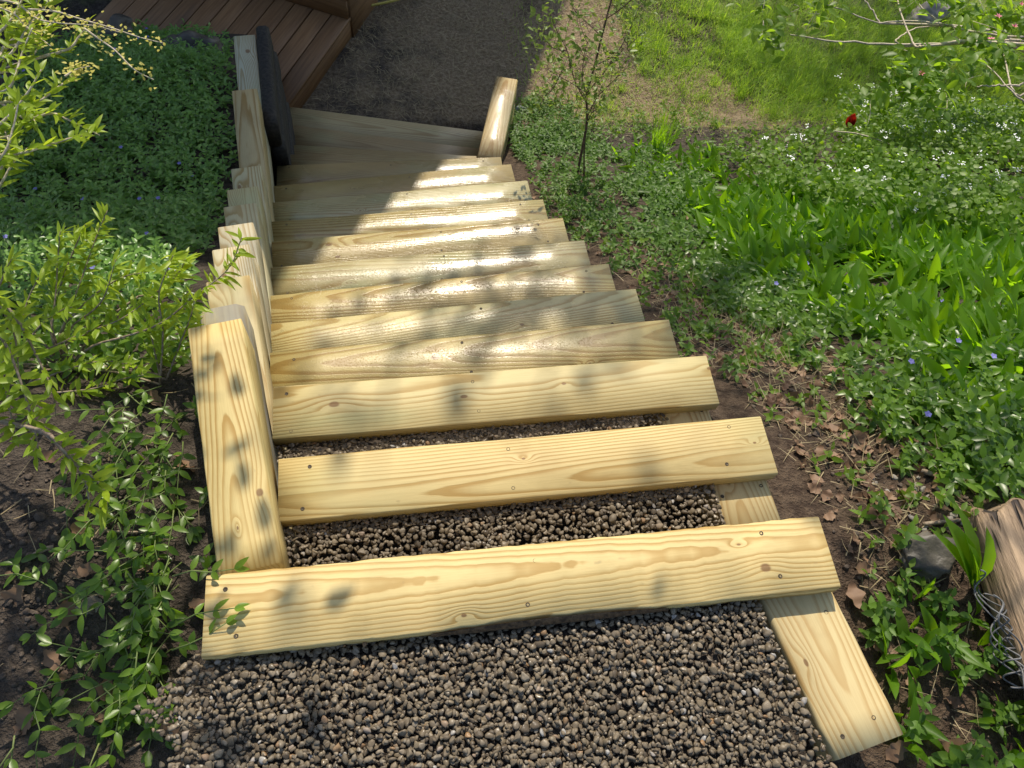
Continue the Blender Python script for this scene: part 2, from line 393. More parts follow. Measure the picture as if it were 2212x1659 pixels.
def screw_mesh():
    n = 10; a = np.linspace(0, 2 * np.pi, n, endpoint=False); V = []
    for r, z in ((.0044, 0), (.0040, .0009), (.0034, .0008), (.0014, .0002)):
        V.append(np.column_stack([r * np.cos(a), r * np.sin(a), np.full(n, z)]))
    V = np.concatenate(V); F = []
    for k in range(3):
        for j in range(n): F.append([k * n + j, k * n + (j + 1) % n, (k + 1) * n + (j + 1) % n, (k + 1) * n + j])
    F.append([3 * n + j for j in range(n)])
    return mesh_np("screw", V, F)
SCREW = screw_mesh(); SCREW.materials.append(M_SCREW)

stairs = empty("garden_staircase", (.3, 0, 0))
tagit(stairs, "new yellow pine garden stairs with gravel filled steps going down to the yard", "stairs")
def child(o, par):
    """keep world placement while parenting"""
    o.parent = par; o.matrix_parent_inverse = Matrix.Translation(par.location).inverted(); return o
def wall_right(y): return float(np.interp(y, WY, [-.13, -.13] + [w[1] for w in WALL] + [-.40, -.5]))
KN = {0: [(-.13, -.045, .005, .012), (.40, .030, .004, .010), (.44, -.02, .010, .012)],
      1: [(-.02, .02, .004, .012), (.50, .01, .004, .012)],
      2: [(-.40, .01, .012, .008), (-.09, .005, .009, .005), (.16, .020, .006, .004), (.54, .03, .006, .005)],
      3: [(-.12, .01, .013, .006), (.30, -.05, .004, -.014)], 4: [(.18, -.02, .007, .006)], 5: [(-.05, .0, .004, .016)],
      6: [(-.3, -.03, .004, .010)], 7: [(-.36, .03, .013, .010), (-.33, -.03, .011, .010), (.17, .02, .010, .008)], 8: [(.1, .0, .005, .010)],
      9: [(-.2, -.02, .004, .018)], 10: [(-.2, .0, .004, .016)], 11: []}
EARLY = [(0.554, 0.434, 0.197), (0.544, 0.429, 0.197), (0.494, 0.414, 0.207), (0.416, 0.332, 0.131), (0.541, 0.461, 0.218), (0.483, 0.39, 0.168), (0.43, 0.379, 0.204), (0.453, 0.374, 0.174), (0.407, 0.341, 0.152), (0.448, 0.412, 0.234), (0.394, 0.319, 0.142), (0.342, 0.258, 0.116)]
r0 = random.Random(11)
for k in range(12):
    an = math.radians(AK[k]); y0 = YK[k]
    xl = -.363 if k == 0 else wall_right(y0 + .07) + .004
    # tread one crosses the end of the wall timber, the others butt against it
    xr = RT[k]
    if k == 0: xl = at(437, 1330, 0)[0]
    L = (xr - xl) / math.cos(an); xc = (xl + xr) / 2
    cx = xc - math.sin(an) * TW / 2; cy = y0 + math.tan(an) * xc + math.cos(an) * TW / 2
    e = EARLY[k]; wet = (0, 0, 0, .45, .6, .8, .95, 1, 1, 1, 1, 1)[k]
    lt = (e[0] * .68, e[1] * .56, e[2] * .40)
    gy = r0.choice([-1, 1]) * r0.uniform(.015, .075); gz = r0.choice([-.06, -.10, -.14]); gs = r0.choice([-1, 1]) * r0.uniform(.012, .035); gp = r0.uniform(.0045, .0065)
    if k < 2: gy, gz, gs, gp = (.022, -.045, .024, .0068) if k == 0 else (-.03, -.05, -.02, .0062)
    mat = wood_mat("pine_tread_%d" % (k + 1), 40 + k, e, lt, y0=gy, z0=gz, slope=gs,
                   spacing=gp, knots=KN[k], wet=wet, green=(.24, .24, .4, .35, .5, .4, .5, .4, .45, .6, .4, .3)[k], contrast=r0.uniform(.95, 1.15) * (1.05 if k < 3 else 1.3))
    me = board_mesh("tread", L, TW, TT, .003, 60 if k == 0 else 8, wane=(-.17, .22, .011) if k == 0 else None, rnd=.3 + k)
    t = link("tread", me, mat, None, (cx, cy, ZK[k]), (0, 0, an)); child(t, stairs)
    sx = [-L / 2 + .05, r0.uniform(-.06, .06), L / 2 - (.13 if k == 0 else .10)]
    for x in sx:
        for yy in (-.045, .045):
            s = link("screw", SCREW, None, t, (x + r0.uniform(-.02, .02), yy + r0.uniform(-.008, .008), -.0004)); 
    if k == 0:      # strip of bark left on the near edge
        q_ = np.random.default_rng(9); xs2 = np.linspace(-.19, .24, 40); V2 = []
        for i2, x2 in enumerate(xs2):
            w2 = .010 * math.sin(math.pi * i2 / 39) ** .5 + .0015 * q_.random(); y2 = -TW / 2 - .0025
            V2 += [[x2, y2 + .006 * math.sin(math.pi * i2 / 39), -.001 - .002 * q_.random()], [x2, y2 - .002 - .002 * q_.random(), -.010], [x2, y2 - .001, -.014 - w2 * 2]]
        F2 = [[3 * i2 + a2, 3 * i2 + 3 + a2, 3 * i2 + 4 + a2, 3 * i2 + 1 + a2] for i2 in range(39) for a2 in (0, 1)]
        link("bark_strip", mesh_np("bark_strip", V2, F2), plain_mat("bark", (.035, .022, .013), (.12, .075, .04), 120, .9, .8), t)
    # riser timber under the nose and the side timber that carries the outer end
    rm = wood_mat("pine_riser_%d" % (k + 1), 80 + k, (.60, .48, .25), (.45, .30, .12), y0=.03, z0=-.1, slope=.02, wet=0)
    rme = board_mesh("riser", L - .02, .045, .100, .003, 2, rnd=.5 + k)
    rr = link("riser", rme, rm, None, (cx - math.sin(an) * .035, cy + math.cos(an) * .035, ZK[k] - TT - .001), (0, 0, an)); child(rr, stairs)
    if k > 0:
        ya, yb = YK[k - 1] + .126, YK[k] + .115
        xs_ = .8344 if k == 1 else RT[k] - .085
        sm = wood_mat("pine_side_%d" % (k + 1), 120 + k, (.56, .445, .225), (.40, .26, .10), y0=r0.uniform(-.03, .03), z0=-.06, slope=.04, spacing=.0065, knots=[(.0, .02, .006, .01)])
        sme = board_mesh("side_timber", yb - ya, .14, .102, .005, 2, rnd=.7 + k)
        s = link("side_timber", sme, sm, None, (xs_, (ya + yb) / 2, ZK[k] - TT - .0005), (0, 0, math.pi / 2 + .03)); child(s, stairs)
        for q in ((-.03, .045), (-.02, -.05)):
            link("screw", SCREW, None, s, (q[0], q[1], -.0004))
# long side timber along the upper landing
P0 = at(1640 + 80, 1279, -.038); P1 = at((1805 + 1958) / 2, (1642 + 1586) / 2, -.038)
dv = P1 - P0; L = np.hypot(dv[0], dv[1]); a_ = math.atan2(dv[1], dv[0])
P0 = P0 - dv / L * .06; L += .06
mat = wood_mat("pine_landing_rail", 201, (.56, .45, .23), (.41, .265, .10), y0=.005, z0=-.045, slope=.035, spacing=.008, knots=[(.01, -.045, .007, .012)], green=.2)
t = link("side_timber", board_mesh("side_timber", L, .142, .12, .006, 6, rnd=.91), mat, None, ((P0[0] + P1[0]) / 2, (P0[1] + P1[1]) / 2, -.0385), (0, 0, a_)); child(t, stairs)
for q in ((-.10, .045), (-.06, .038), (.13, .03), (.14, -.04), (-.12, -.05)): link("screw", SCREW, None, t, (q[0], q[1], -.0004))
# winder treads at the foot (left far corner, right far corner, z)
WT = [((-.348, 2.856), (.655, 2.764), -1.69), ((-.36, 3.073), (.680, 2.901), -1.83), ((-.369, 3.378), (.735, 3.093), -1.97), ((-.373, 3.669), (.800, 3.369), -2.10)]
for k, (A, B, z) in enumerate(WT):
    A = np.array(A); B = np.array(B); d = B - A; L = np.hypot(*d); d = d / L; n = np.array([-d[1], d[0]])
    w_ = (.16, .18, .21, .185)[k]
    c = (A + B) / 2 - n * w_ / 2
    e = ((.38, .30, .16), (.38, .30, .16), (.31, .235, .12), (.43, .355, .19))[k]
    mat = wood_mat("pine_winder_%d" % (k + 1), 160 + k, e, (e[0] * .7, e[1] * .6, e[2] * .5), y0=.01, z0=-.06, slope=.02, wet=.9 if k < 2 else .3, green=.35, contrast=1.1)
    t = link("tread", board_mesh("tread", L, w_, TT, .003, 4, rnd=.2 + k), mat, None, (c[0], c[1], z), (0, 0, math.atan2(d[1], d[0]))); child(t, stairs)
    rme = board_mesh("riser", L - .02, .045, .11, .003, 2, rnd=.15 + k)
    c2 = (A + B) / 2 - n * .03
    rr = link("riser", rme, wood_mat("pine_winder_riser_%d" % (k + 1), 170 + k, (.5, .42, .24), (.38, .26, .11)), None, (c2[0], c2[1], z - TT - .001), (0, 0, math.atan2(d[1], d[0]))); child(rr, stairs)
# short timber standing out at the foot, soaked and shining
A = at(1057, 338, -1.755); B = at(1095, 168, -1.775)
d = (B - A); L = np.linalg.norm(d)
kerb = empty("kerb_timber", tuple(A)); tagit(kerb, "short wet pine timber lying beside the lowest steps, shining in the sun", "timber")
for i in range(3):
    mat = wood_mat("pine_kerb_%d" % i, 190 + i, (.48, .38, .20), (.33, .21, .085), y0=.0, z0=-.08, slope=.03, wet=1.0, green=.3)
    m_ = board_mesh("timber", L - .05 * i, .132, .138, .006, 4, rnd=.33 + i)
    o = link("timber", m_, mat, None, tuple((A + B) / 2 + np.array([0, 0, -.142 * i])), (0, math.asin(-d[2] / L), math.atan2(d[1], d[0]))); child(o, kerb)

# retaining wall, one timber per course stepping down
wall = empty("retaining_wall", (-.185, .16, -.2)); tagit(wall, "stepped retaining wall of square pine timbers along the left edge of the stairs", "retaining wall")
cen = [np.array([-.1855, .158])] + [np.array([(w[0] + w[1]) / 2, w[2]]) for w in WALL]
WE = [(0.549, 0.431, 0.187), (0.372, 0.327, 0.197), (0.47, 0.396, 0.218), (0.451, 0.405, 0.27), (0.382, 0.351, 0.249), (0.402, 0.376, 0.238), (0.402, 0.372, 0.213), (0.421, 0.396, 0.249), (0.392, 0.322, 0.172), (0.431, 0.426, 0.312)]
for i in range(10):
    j = max(0, i - 2); far = cen[i + 1]
    dirv = far - cen[j]; dirv = dirv / np.hypot(*dirv)
    ystart = .160 if i < 4 else cen[i - 3][1]
    Lw = (far[1] - ystart) / dirv[1]
    c = far - dirv * Lw / 2
    wdt = (WALL[i][1] - WALL[i][0]) if i else .1126
    ky = .03 if i % 2 else -.02
    knots = {0: [(-.13, -.038, .008, .010), (-.19, .01, .004, .016)], 8: [(Lw / 2 - .55, .0, .016, .022)], 9: [(Lw / 2 - .12, -.01, .014, .02)]}.get(i, [(Lw / 2 - .1, .03, .012, .015)])
    e = WE[i]
    mat = wood_mat("pine_wall_%d" % (i + 1), 300 + i, e, (e[0] * .66, e[1] * .52, e[2] * .34), y0=(.006, .03, -.02, .04)[i % 4], z0=(-.020, -.09, -.13)[i % 3], slope=.055 if i == 0 else .02,
                   spacing=.0080 if i == 0 else .0065, knots=knots, green=.15 if i == 0 else .4, grey=.85 if i == 1 else 0)
    me = board_mesh("timber", Lw, wdt, .1385, .016 if i == 1 else .0035, 10, rnd=.05 + i)
    t = link("timber", me, mat, None, (c[0], c[1], WALL[i][3]), (0, 0, math.atan2(dirv[1], dirv[0]))); child(t, wall)
    if i == 1: t["label"] = "grey weathered wall timber with rounded corners"

# old dark ties below the far end of the wall
ties = empty("old_tie_wall", (-.40, 3.0, -2.2)); tagit(ties, "blackened old timber ties stacked beyond the new retaining wall", "retaining wall")
M_TIE = plain_mat("old_tie", (.008, .008, .007), (.028, .025, .021), 60, .8, .9, bdist=.006)
for i in range(6):
    y1 = 3.36 - .015 * i + .02 * (i % 2); ystart = 2.66; xf = -.372 + .006 * i
    me = board_mesh("tie", y1 - ystart, .066, .146, .014, 12, rnd=.44 + i)
    t = link("tie", me, M_TIE, None, (wall_right((y1 + ystart) / 2) + .034 + .004 * i + .007 * (i % 2), (y1 + ystart) / 2, -1.30 - .155 * i), (0, 0, math.pi / 2 + .045)); child(t, ties)

# ------------------------------------------------------------------ deck
dk_f = np.array([math.sin(math.radians(28.2)), math.cos(math.radians(28.2))]); dk_r = np.array([dk_f[1], -dk_f[0]])
tip = np.array([-.366, 3.633]); corner = np.array([.037, 4.388])
deck = empty("deck", (tip[0], tip[1], -2.2)); tagit(deck, "low red-brown board deck in the shade with a raised step against the house", "deck")
def deck_mat(i):
    N = NT("deck_stain_%d" % i); P = N.coord('Object')
    n = N.noise(N.mapping(P, (i * 3.1, i, 0), (3, 60, 60)), 1, 4); n2 = N.noise(N.mapping(P, (i, 0, 0), (2, 6, 6)), 1, 3)
    sh = .85 + .3 * ((i * 37) % 10) / 10
    c = N.mix(N.ss(n, .3, .7), (.19 * sh, .090 * sh, .035 * sh), (.28 * sh, .145 * sh, .062 * sh)); c = N.mix(N.math('MULTIPLY', N.ss(n2, .55, .8), .5), c, (.07, .04, .028))
    N.put(N.p.inputs['Base Color'], c); N.p.inputs['Roughness'].default_value = .6; N.put(N.p.inputs['Normal'], N.bump(n, .3, .003)); return N.m
DM = [deck_mat(i) for i in range(4)]
BW = .1335
for i in range(11):
    Ld = 2.4
    st = -.02 if i else .0
    start = tip - dk_r * (BW * (i + .5)) + dk_f * (.02 + (.10 * i if i < 3 else .3))
    start = tip - dk_r * (BW * (i + .5)) + dk_f * .0
    c = start + dk_f * Ld / 2
    o = link("board", board_mesh("board", Ld, BW - .010, .026, .003, 4, rnd=.6 + i), DM[i % 4], None, (c[0], c[1], -2.05 - .0006 * (i % 3)), (0, 0, math.atan2(dk_f[1], dk_f[0]))); child(o, deck)
c = tip - dk_r * .028 + dk_f * 1.2
o = link("fascia", board_mesh("fascia", 2.36, .03, .14, .003, 2), DM[1], None, (c[0], c[1], -2.078), (0, 0, math.atan2(dk_f[1], dk_f[0]))); child(o, deck)
# raised step: four boards on a boxed riser
for i in range(3):
    c = corner - dk_r * (.95) + dk_f * (.07 + .137 * i)
    o = link("step_board", board_mesh("step_board", 1.92, .132, .034, .004, 2, rnd=.71 + i), DM[(i + 2) % 4], None, (c[0], c[1], -1.875), (0, 0, math.atan2(-dk_r[1], -dk_r[0]))); child(o, deck)
c = corner - dk_r * .95 + dk_f * .022
o = link("step_riser", board_mesh("step_riser", 1.88, .03, .138, .003, 2), DM[3], None, (c[0], c[1], -1.910), (0, 0, math.atan2(-dk_r[1], -dk_r[0]))); child(o, deck)
c = corner - dk_r * .012 + dk_f * .24
o = link("step_end", board_mesh("step_end", .40, .03, .30, .003, 2), DM[0], None, (c[0], c[1], -1.912), (0, 0, math.atan2(dk_f[1], dk_f[0]))); child(o, deck)

# ------------------------------------------------------------------ gravel
def ico(sub):
    import bmesh
    bm = bmesh.new(); bmesh.ops.create_icosphere(bm, subdivisions=sub, radius=1.0)
    v = np.array([x.co[:] for x in bm.verts]); f = np.array([[y.index for y in x.verts] for x in bm.faces]); bm.free(); return v, f
IV, IF = ico(2)
PROT = []
for i in range(24):
    g = np.random.default_rng(100 + i); v = IV.copy()
    for _ in range(9):        # planed facets
        n = g.normal(size=3); n /= np.linalg.norm(n); h = g.uniform(.38, .80); dd = v @ n; v = v - np.outer(np.clip(dd - h, 0, None) * .95, n)
    v += .035 * np.sin(v[:, [1, 2, 0]] * g.uniform(2, 4) + g.uniform(0, 6))
    v = v * np.stack([1 + g.uniform(-.35, .35) * v[:, 1], 1 + g.uniform(-.45, .45) * v[:, 0], 1 + g.uniform(-.4, .4) * v[:, 0]], -1)
    PROT.append(v)
def gravel(name, x0, x1, y0, y1, zf, inside, n, seed, rmin=.0036, rmax=.0112, zmax=None, label=None):
    g = np.random.default_rng(seed); cs = .003
    nx = int((x1 - x0) / cs) + 1; ny = int((y1 - y0) / cs) + 1
    gx = x0 + cs * np.arange(nx); gy = y0 + cs * np.arange(ny)
    GX, GY = np.meshgrid(gx, gy, indexing='ij'); Hm = zf(GX, GY)
    A = Acc(); placed = 0
    for i in range(n):
        x = g.uniform(x0, x1); y = g.uniform(y0, y1)
        if not inside(x, y): continue
        a = (rmin + (rmax - rmin) * g.beta(1.7, 2.8)) * (1.25 if g.random() < .06 else 1.0); b = a * g.uniform(.50, .95); c = a * g.uniform(.36, .60)
        ex = int(a / cs) + 1; ix = int((x - x0) / cs); iy = int((y - y0) / cs)
        bx, tx, by, ty = max(ix - ex, 0), min(ix + ex + 1, nx), max(iy - ex, 0), min(iy + ex + 1, ny)
        # try a few nearby spots and settle in the lowest
        best = None
        for dx, dy in ((0, 0), (3, 0), (-3, 0), (0, 3), (0, -3)):
            jx, jy = min(max(ix + dx, 0), nx - 1), min(max(iy + dy, 0), ny - 1)
            zz = Hm[max(jx - 2, 0):jx + 3, max(jy - 2, 0):jy + 3].max()
            if best is None or zz < best[0]: best = (zz, jx, jy)
        ix, iy = best[1], best[2]; x, y = gx[ix], gy[iy]
        if not inside(x, y): continue
        bx, tx, by, ty = max(ix - ex, 0), min(ix + ex + 1, nx), max(iy - ex, 0), min(iy + ex + 1, ny)
        sub = Hm[bx:tx, by:ty]; rr2 = ((GX[bx:tx, by:ty] - x) ** 2 + (GY[bx:tx, by:ty] - y) ** 2) / (a * b)
        m = rr2 < .8
        base = np.percentile(sub[m], 50) if m.any() else Hm[ix, iy]
        zc = base + c * .38
        if zmax is not None and zc + c > zmax: continue
        sub[m] = np.maximum(sub[m], zc + c * np.sqrt(np.clip(1 - rr2[m], 0, 1)) * .9)
        v = PROT[g.integers(len(PROT))] * [a, b, c]
        # tumble: tilt and turn
        al, be, ga = g.normal(0, .24), g.normal(0, .24), g.uniform(0, 6.28)
        Rm = _rz(ga) @ _rx(al) @ np.array([[math.cos(be), 0, math.sin(be)], [0, 1, 0], [-math.sin(be), 0, math.cos(be)]])
        A.add(v @ Rm.T + [x, y, zc], [IF]); placed += 1
    o = link(name, A.mesh(name, False), M_PEB); tagit(o, label, "gravel", kind="stuff"); return o
def rail_in(x, y):      # inner side of the landing rail
    u = (y - P0[1]) / (P1[1] - P0[1]); return x < P0[0] + (P1[0] - P0[0]) * u - .084
edge_l = lambda y: -.335 + .03 * math.sin(y * 23) + .02 * math.sin(y * 51 + 1)
gravel("gravel", -.42, .80, -.44, .02, lambda X, Y: -.030 + 0 * X + .006 * fbm(X * 3, Y * 3, 5), lambda x, y: y < -.004 + math.tan(math.radians(AK[0])) * x + .02 and rail_in(x, y) and x > edge_l(y) + .05 * rng.random(), 13000, 5, zmax=-.004,
       label="dark wet river gravel spread over the upper landing in front of the top step")
for k, n, lb in ((1, 3300, "dark pebbles filling the gap behind the second step from the top"), (2, 2700, "dark pebbles filling the narrow gap behind the third step from the top")):
    xl = wall_right(YK[k]) - .01; ya, yb = YK[k - 1] + .09, YK[k] + .02
    gravel("gravel", xl, RT[k] - .14, ya, yb, lambda X, Y, k=k: ZK[k] - .032 + 0 * X, lambda x, y: True, n, 20 + k, zmax=ZK[k] - .006, label=lb)
base = None
for k in range(3, 12):      # the lower steps are filled the same way, mostly hidden below the noses
    xl = wall_right(YK[k]) + .01; ya, yb = YK[k - 1] + .12, YK[k] + .03
    gravel("gravel", xl, RT[k] - .17, ya, yb, lambda X, Y, k=k: ZK[k] - .04 + 0 * X, lambda x, y: True, 300, 40 + k, rmin=.008, zmax=ZK[k] - .015, label="pebbles filling the gap behind a lower step")

# ------------------------------------------------------------------ plants
LS = np.array([0, .28, .62, 1.0]); LWD = np.array([.05, .92, .80, 0])
LS6 = np.array([0, .13, .32, .56, .80, 1.0]); LW6 = np.array([.05, .55, .95, .92, .55, 0])
def leaf_batch(A, pos, az, pit, rol, L, W, bend=.25, fold=.25, wd=LWD, fine=False):
    pos = np.atleast_2d(pos); n = len(pos)
    az, pit, rol, L, W, bend = [np.broadcast_to(np.asarray(q, float), (n,)) for q in (az, pit, rol, L, W, bend)]
    st = LS6 if fine else LS
    if fine: wd = np.interp(LS6, LS, wd) if wd is not LWD else LW6
    m = len(st); k = 2 + 3 * (m - 2); loc = np.zeros((n, k, 3)); T = []; Q = []
    for j, s_ in enumerate(st):
        zz = -bend * L * s_ ** 2
        if j == 0: loc[:, 0] = np.stack([0 * L, 0 * L, zz], -1)
        elif j == m - 1: loc[:, k - 1] = np.stack([L, 0 * L, zz], -1)
        else:
            h = W * wd[j] / 2; a = 1 + 3 * (j - 1)
            loc[:, a] = np.stack([L * s_, h, zz + fold * h], -1); loc[:, a + 1] = np.stack([L * s_, 0 * L, zz], -1); loc[:, a + 2] = np.stack([L * s_, -h, zz + fold * h], -1)
            if j > 1: Q += [[a - 3, a - 2, a + 1, a], [a - 2, a - 1, a + 2, a + 1]]
    T = [[0, 2, 1], [0, 3, 2], [k - 4, k - 3, k - 1], [k - 3, k - 2, k - 1]]
    ca, sa, cp, sp, cr, sr = np.cos(az), np.sin(az), np.cos(pit), np.sin(pit), np.cos(rol), np.sin(rol)
    x, y, z = loc[..., 0], loc[..., 1], loc[..., 2]
    y, z = y * cr[:, None] - z * sr[:, None], y * sr[:, None] + z * cr[:, None]
    x, z = x * cp[:, None] - z * sp[:, None], x * sp[:, None] + z * cp[:, None]
    x, y = x * ca[:, None] - y * sa[:, None], x * sa[:, None] + y * ca[:, None]
    V = np.stack([x, y, z], -1) + pos[:, None, :]
    off = (np.arange(n) * k)[:, None, None]
    A.add(V.reshape(-1, 3), [(np.array(T)[None] + off).reshape(-1, 3), (np.array(Q)[None] + off).reshape(-1, 4)])
def blade_batch(A, pos, az, L, W, lean, curl):
    pos = np.atleast_2d(pos); n = len(pos); az, L, W, lean, curl = [np.broadcast_to(np.asarray(q, float), (n,)) for q in (az, L, W, lean, curl)]
    ss = np.array([0, .4, .75, 1.0]); ww = np.array([1, .8, .5, .06]); V = np.zeros((n, 8, 3))
    x = np.zeros(n); z = np.zeros(n); ps = 0
    for j, s_ in enumerate(ss):
        ang = lean + curl * s_; x = x + np.sin(ang) * L * (s_ - ps); z = z + np.cos(ang) * L * (s_ - ps); ps = s_
        for q, sg in ((0, 1), (1, -1)):
            h = sg * W * ww[j] / 2
            V[:, 2 * j + q] = np.stack([x * np.cos(az) - h * np.sin(az), x * np.sin(az) + h * np.cos(az), z], -1)
    V += pos[:, None, :]
    Q = np.array([[0, 1, 3, 2], [2, 3, 5, 4], [4, 5, 7, 6]]); off = (np.arange(n) * 8)[:, None, None]
    A.add(V.reshape(-1, 3), [(Q[None] + off).reshape(-1, 4)])
def tube(A, pts, r0_, r1_, sides=5):
    pts = np.asarray(pts, float); n = len(pts); rs = np.linspace(r0_, r1_, n)
    tg = np.gradient(pts, axis=0); tg /= np.linalg.norm(tg, axis=1)[:, None] + 1e-9
    up = np.array([0, 0, 1.]) if abs(tg[0, 2]) < .9 else np.array([1., 0, 0]); V = []
    for i in range(n):
        a = np.cross(tg[i], up); a /= np.linalg.norm(a) + 1e-9; b = np.cross(a, tg[i]); t = np.linspace(0, 2 * np.pi, sides, endpoint=False)
        V.append(pts[i] + rs[i] * (np.cos(t)[:, None] * a + np.sin(t)[:, None] * b))
    Q = [[i * sides + j, i * sides + (j + 1) % sides, (i + 1) * sides + (j + 1) % sides, (i + 1) * sides + j] for i in range(n - 1) for j in range(sides)]
    A.add(np.concatenate(V), [np.array(Q), np.array([[k for k in range(sides)][::-1], [(n - 1) * sides + k for k in range(sides)]])])
def spline(P, n):
    P = np.asarray(P, float); t = np.linspace(0, len(P) - 1, n); out = []
    for u in t:
        i = min(int(u), len(P) - 2); f = u - i; p0 = P[max(i - 1, 0)]; p1 = P[i]; p2 = P[i + 1]; p3 = P[min(i + 2, len(P) - 1)]
        out.append(.5 * ((2 * p1) + (-p0 + p2) * f + (2 * p0 - 5 * p1 + 4 * p2 - p3) * f ** 2 + (-p0 + 3 * p1 - 3 * p2 + p3) * f ** 3))
    return np.array(out)
def scatter(poly, dens, g, clump=0., jit=.07):
    P = np.array(poly); lo = P.min(0); hi = P.max(0); n = int(dens * (hi[0] - lo[0]) * (hi[1] - lo[1]))
    x = g.uniform(lo[0], hi[0], n); y = g.uniform(lo[1], hi[1], n)
    jx = g.normal(0, jit, n); jy = g.normal(0, jit, n)
    m = inpoly(x + jx, y + jy, poly)
    if clump: m &= (fbm(x * 3.2, y * 3.2, 21) + .25) > g.uniform(0, 1, n) * clump
    # nothing grows through the timber or the deck
    m &= ~((x > wallx(y) - .075) & (x < np.interp(y, EY, EX) + .075) & (y < 3.55) & (y > -.02))
    m &= ~((x > -.36) & (x < .9) & (y <= -.02) & (y > -.9))
    m &= ~((((x - tip[0]) * dk_r[0] + (y - tip[1]) * dk_r[1]) < .02) & (((x - tip[0]) * dk_f[0] + (y - tip[1]) * dk_f[1]) > 0) & (ground(x, y) < -1.98))
    x, y = x[m], y[m]; return np.stack([x, y, ground(x, y)], -1)
def sprigs(A, S, pos, g, h=(.03, .09), ll=(.026, .042), ratio=.45, nodes=4, lean=.5, fine=False):
    n = len(pos); la = g.uniform(0, 6.28, n); le = g.uniform(0, lean, n); H = g.uniform(*h, n); a0 = g.uniform(0, 6.28, n); sz = g.uniform(*ll, n)
    for j in range(nodes):
        f = (j + 1) / nodes; c = pos + np.stack([np.cos(la) * np.sin(le) * H * f, np.sin(la) * np.sin(le) * H * f, np.cos(le) * H * f], -1)
        for sg in (0, math.pi):
            leaf_batch(A, c, a0 + j * 1.57 + sg + g.normal(0, .3, n), g.uniform(-.15, .35, n) + f * .35, g.normal(0, .35, n), sz * (1.1 - .35 * f) * g.uniform(.8, 1.15, n), sz * ratio * (1.1 - .3 * f), g.uniform(.05, .35, n), fine=fine)
def stuff(name, A, mat, label, cat, smooth=True):
    return tagit(link(name, A.mesh(name, smooth), mat), label, cat, kind="stuff")
g = np.random.default_rng(51)

# periwinkle bed left of the wall
PL1 = pickpoly([(-40, 330), (120, 120), (230, 20), (300, -20), (340, -5), (470, 95), (492, 200), (480, 330), (470, 470), (445, 560), (400, 620), (300, 660), (120, 690), (-40, 660)])
A = Acc(); pos = scatter(PL1, 1250, g); sprigs(A, None, pos, g, (.03, .11)); 
PL1b = pickpoly([(380, 560), (490, 480), (495, 250), (470, 300), (455, 450)])
pos = scatter(PL1b, 250, g, 1.2); sprigs(A, None, pos, g, (.02, .06), nodes=3)
stuff("periwinkle", A, M_VINCA, "dense dark green periwinkle carpet in the shade left of the wall", "ground cover")
# looser periwinkle trailing along the near left of the wall
PL2 = pickpoly([(-40, 640), (130, 660), (300, 670), (425, 690), (420, 800), (330, 830), (200, 830), (60, 800), (-40, 780)])
PL3 = pickpoly([(300, 830), (425, 800), (445, 1000), (455, 1230), (440, 1420), (420, 1490), (330, 1480), (290, 1330), (260, 1150), (290, 980)])
PL4 = pickpoly([(60, 1420), (300, 1300), (400, 1480), (360, 1659), (200, 1680), (60, 1600)])
PL5 = pickpoly([(-60, 980), (150, 1000), (330, 1000), (300, 1300), (100, 1500), (-60, 1659)])
A = Acc()
for P, d, hh, sz in ((PL2, 900, (.03, .12), (.03, .045)), (PL3, 760, (.02, .09), (.024, .040)), (PL4, 60, (.03, .07), (.034, .052)), (PL5, 28, (.01, .04), (.03, .045))):
    pos = scatter(P, d, g, .9 if P is not PL2 else 0); sprigs(A, None, pos, g, hh, sz, .42, 3, .9, True)
St = Acc()
def vine(start, ang, length, g, A, St, ls=.031, lift=.02, wander=.35):
    n = max(4, int(length / .035)); p = np.array(start[:2], float); pts = []; a = ang
    for i in range(n):
        z = float(ground(p[0], p[1])) + lift + .025 * math.sin(i * .7 + ang * 3) + .01
        if wallx(p[1]) - .06 < p[0] < rightx(p[1]) + .06 and .1 < p[1] < 2.5: z = max(z, float(np.interp(p[1], [w[2] for w in WALL], [w[3] for w in WALL])) + .012)
        if lift < .05 and p[0] > wallx(p[1]) - .09 and p[1] > -.02: break
        if lift < .05 and p[0] > -.34 and p[1] <= -.02: break
        pts.append([p[0], p[1], z]); a += g.normal(0, wander); p = p + .035 * np.array([math.cos(a), math.sin(a)])
    if len(pts) < 3: return
    n = len(pts)
    pts = np.array(pts); tube(St, pts, .0016, .0009, 4)
    for i in range(1, n):
        for sg in (1, -1):
            dd = pts[i] - pts[i - 1]; az = math.atan2(dd[1], dd[0]) + sg * g.uniform(.6, 1.3)
            if i == n - 1: az = math.atan2(dd[1], dd[0]) + sg * .3
            leaf_batch(A, pts[i], az, g.uniform(-.2, .5), g.normal(0, .4), ls * g.uniform(.6, 1.25), ls * .42, g.uniform(.05, .4), fine=True)
for q in range(60):
    px, py = g.uniform(270, 420), g.uniform(840, 1500); s_ = pick(px, py); vine(s_, g.uniform(-2.6, -1.3), g.uniform(.12, .28), g, A, St)
for q in range(13):
    px, py = g.uniform(40, 360), g.uniform(1250, 1640); s_ = pick(px, py); vine(s_, g.uniform(-3, 0), g.uniform(.12, .35), g, A, St)
for px, py, a_ in ((425, 1290, .2), (430, 1380, -.1), (415, 1430, -.3)):
    s_ = pick(px, py); vine(s_, a_, .09, g, A, St, .028, .13, .3)
stuff("trailing_periwinkle", A, M_VINCA2, "looser trailing periwinkle leaves over bare soil at the near left", "ground cover")
stuff("vine_stems", St, M_STEM, "thin trailing vine stems among the leaves at the near left", "vine")

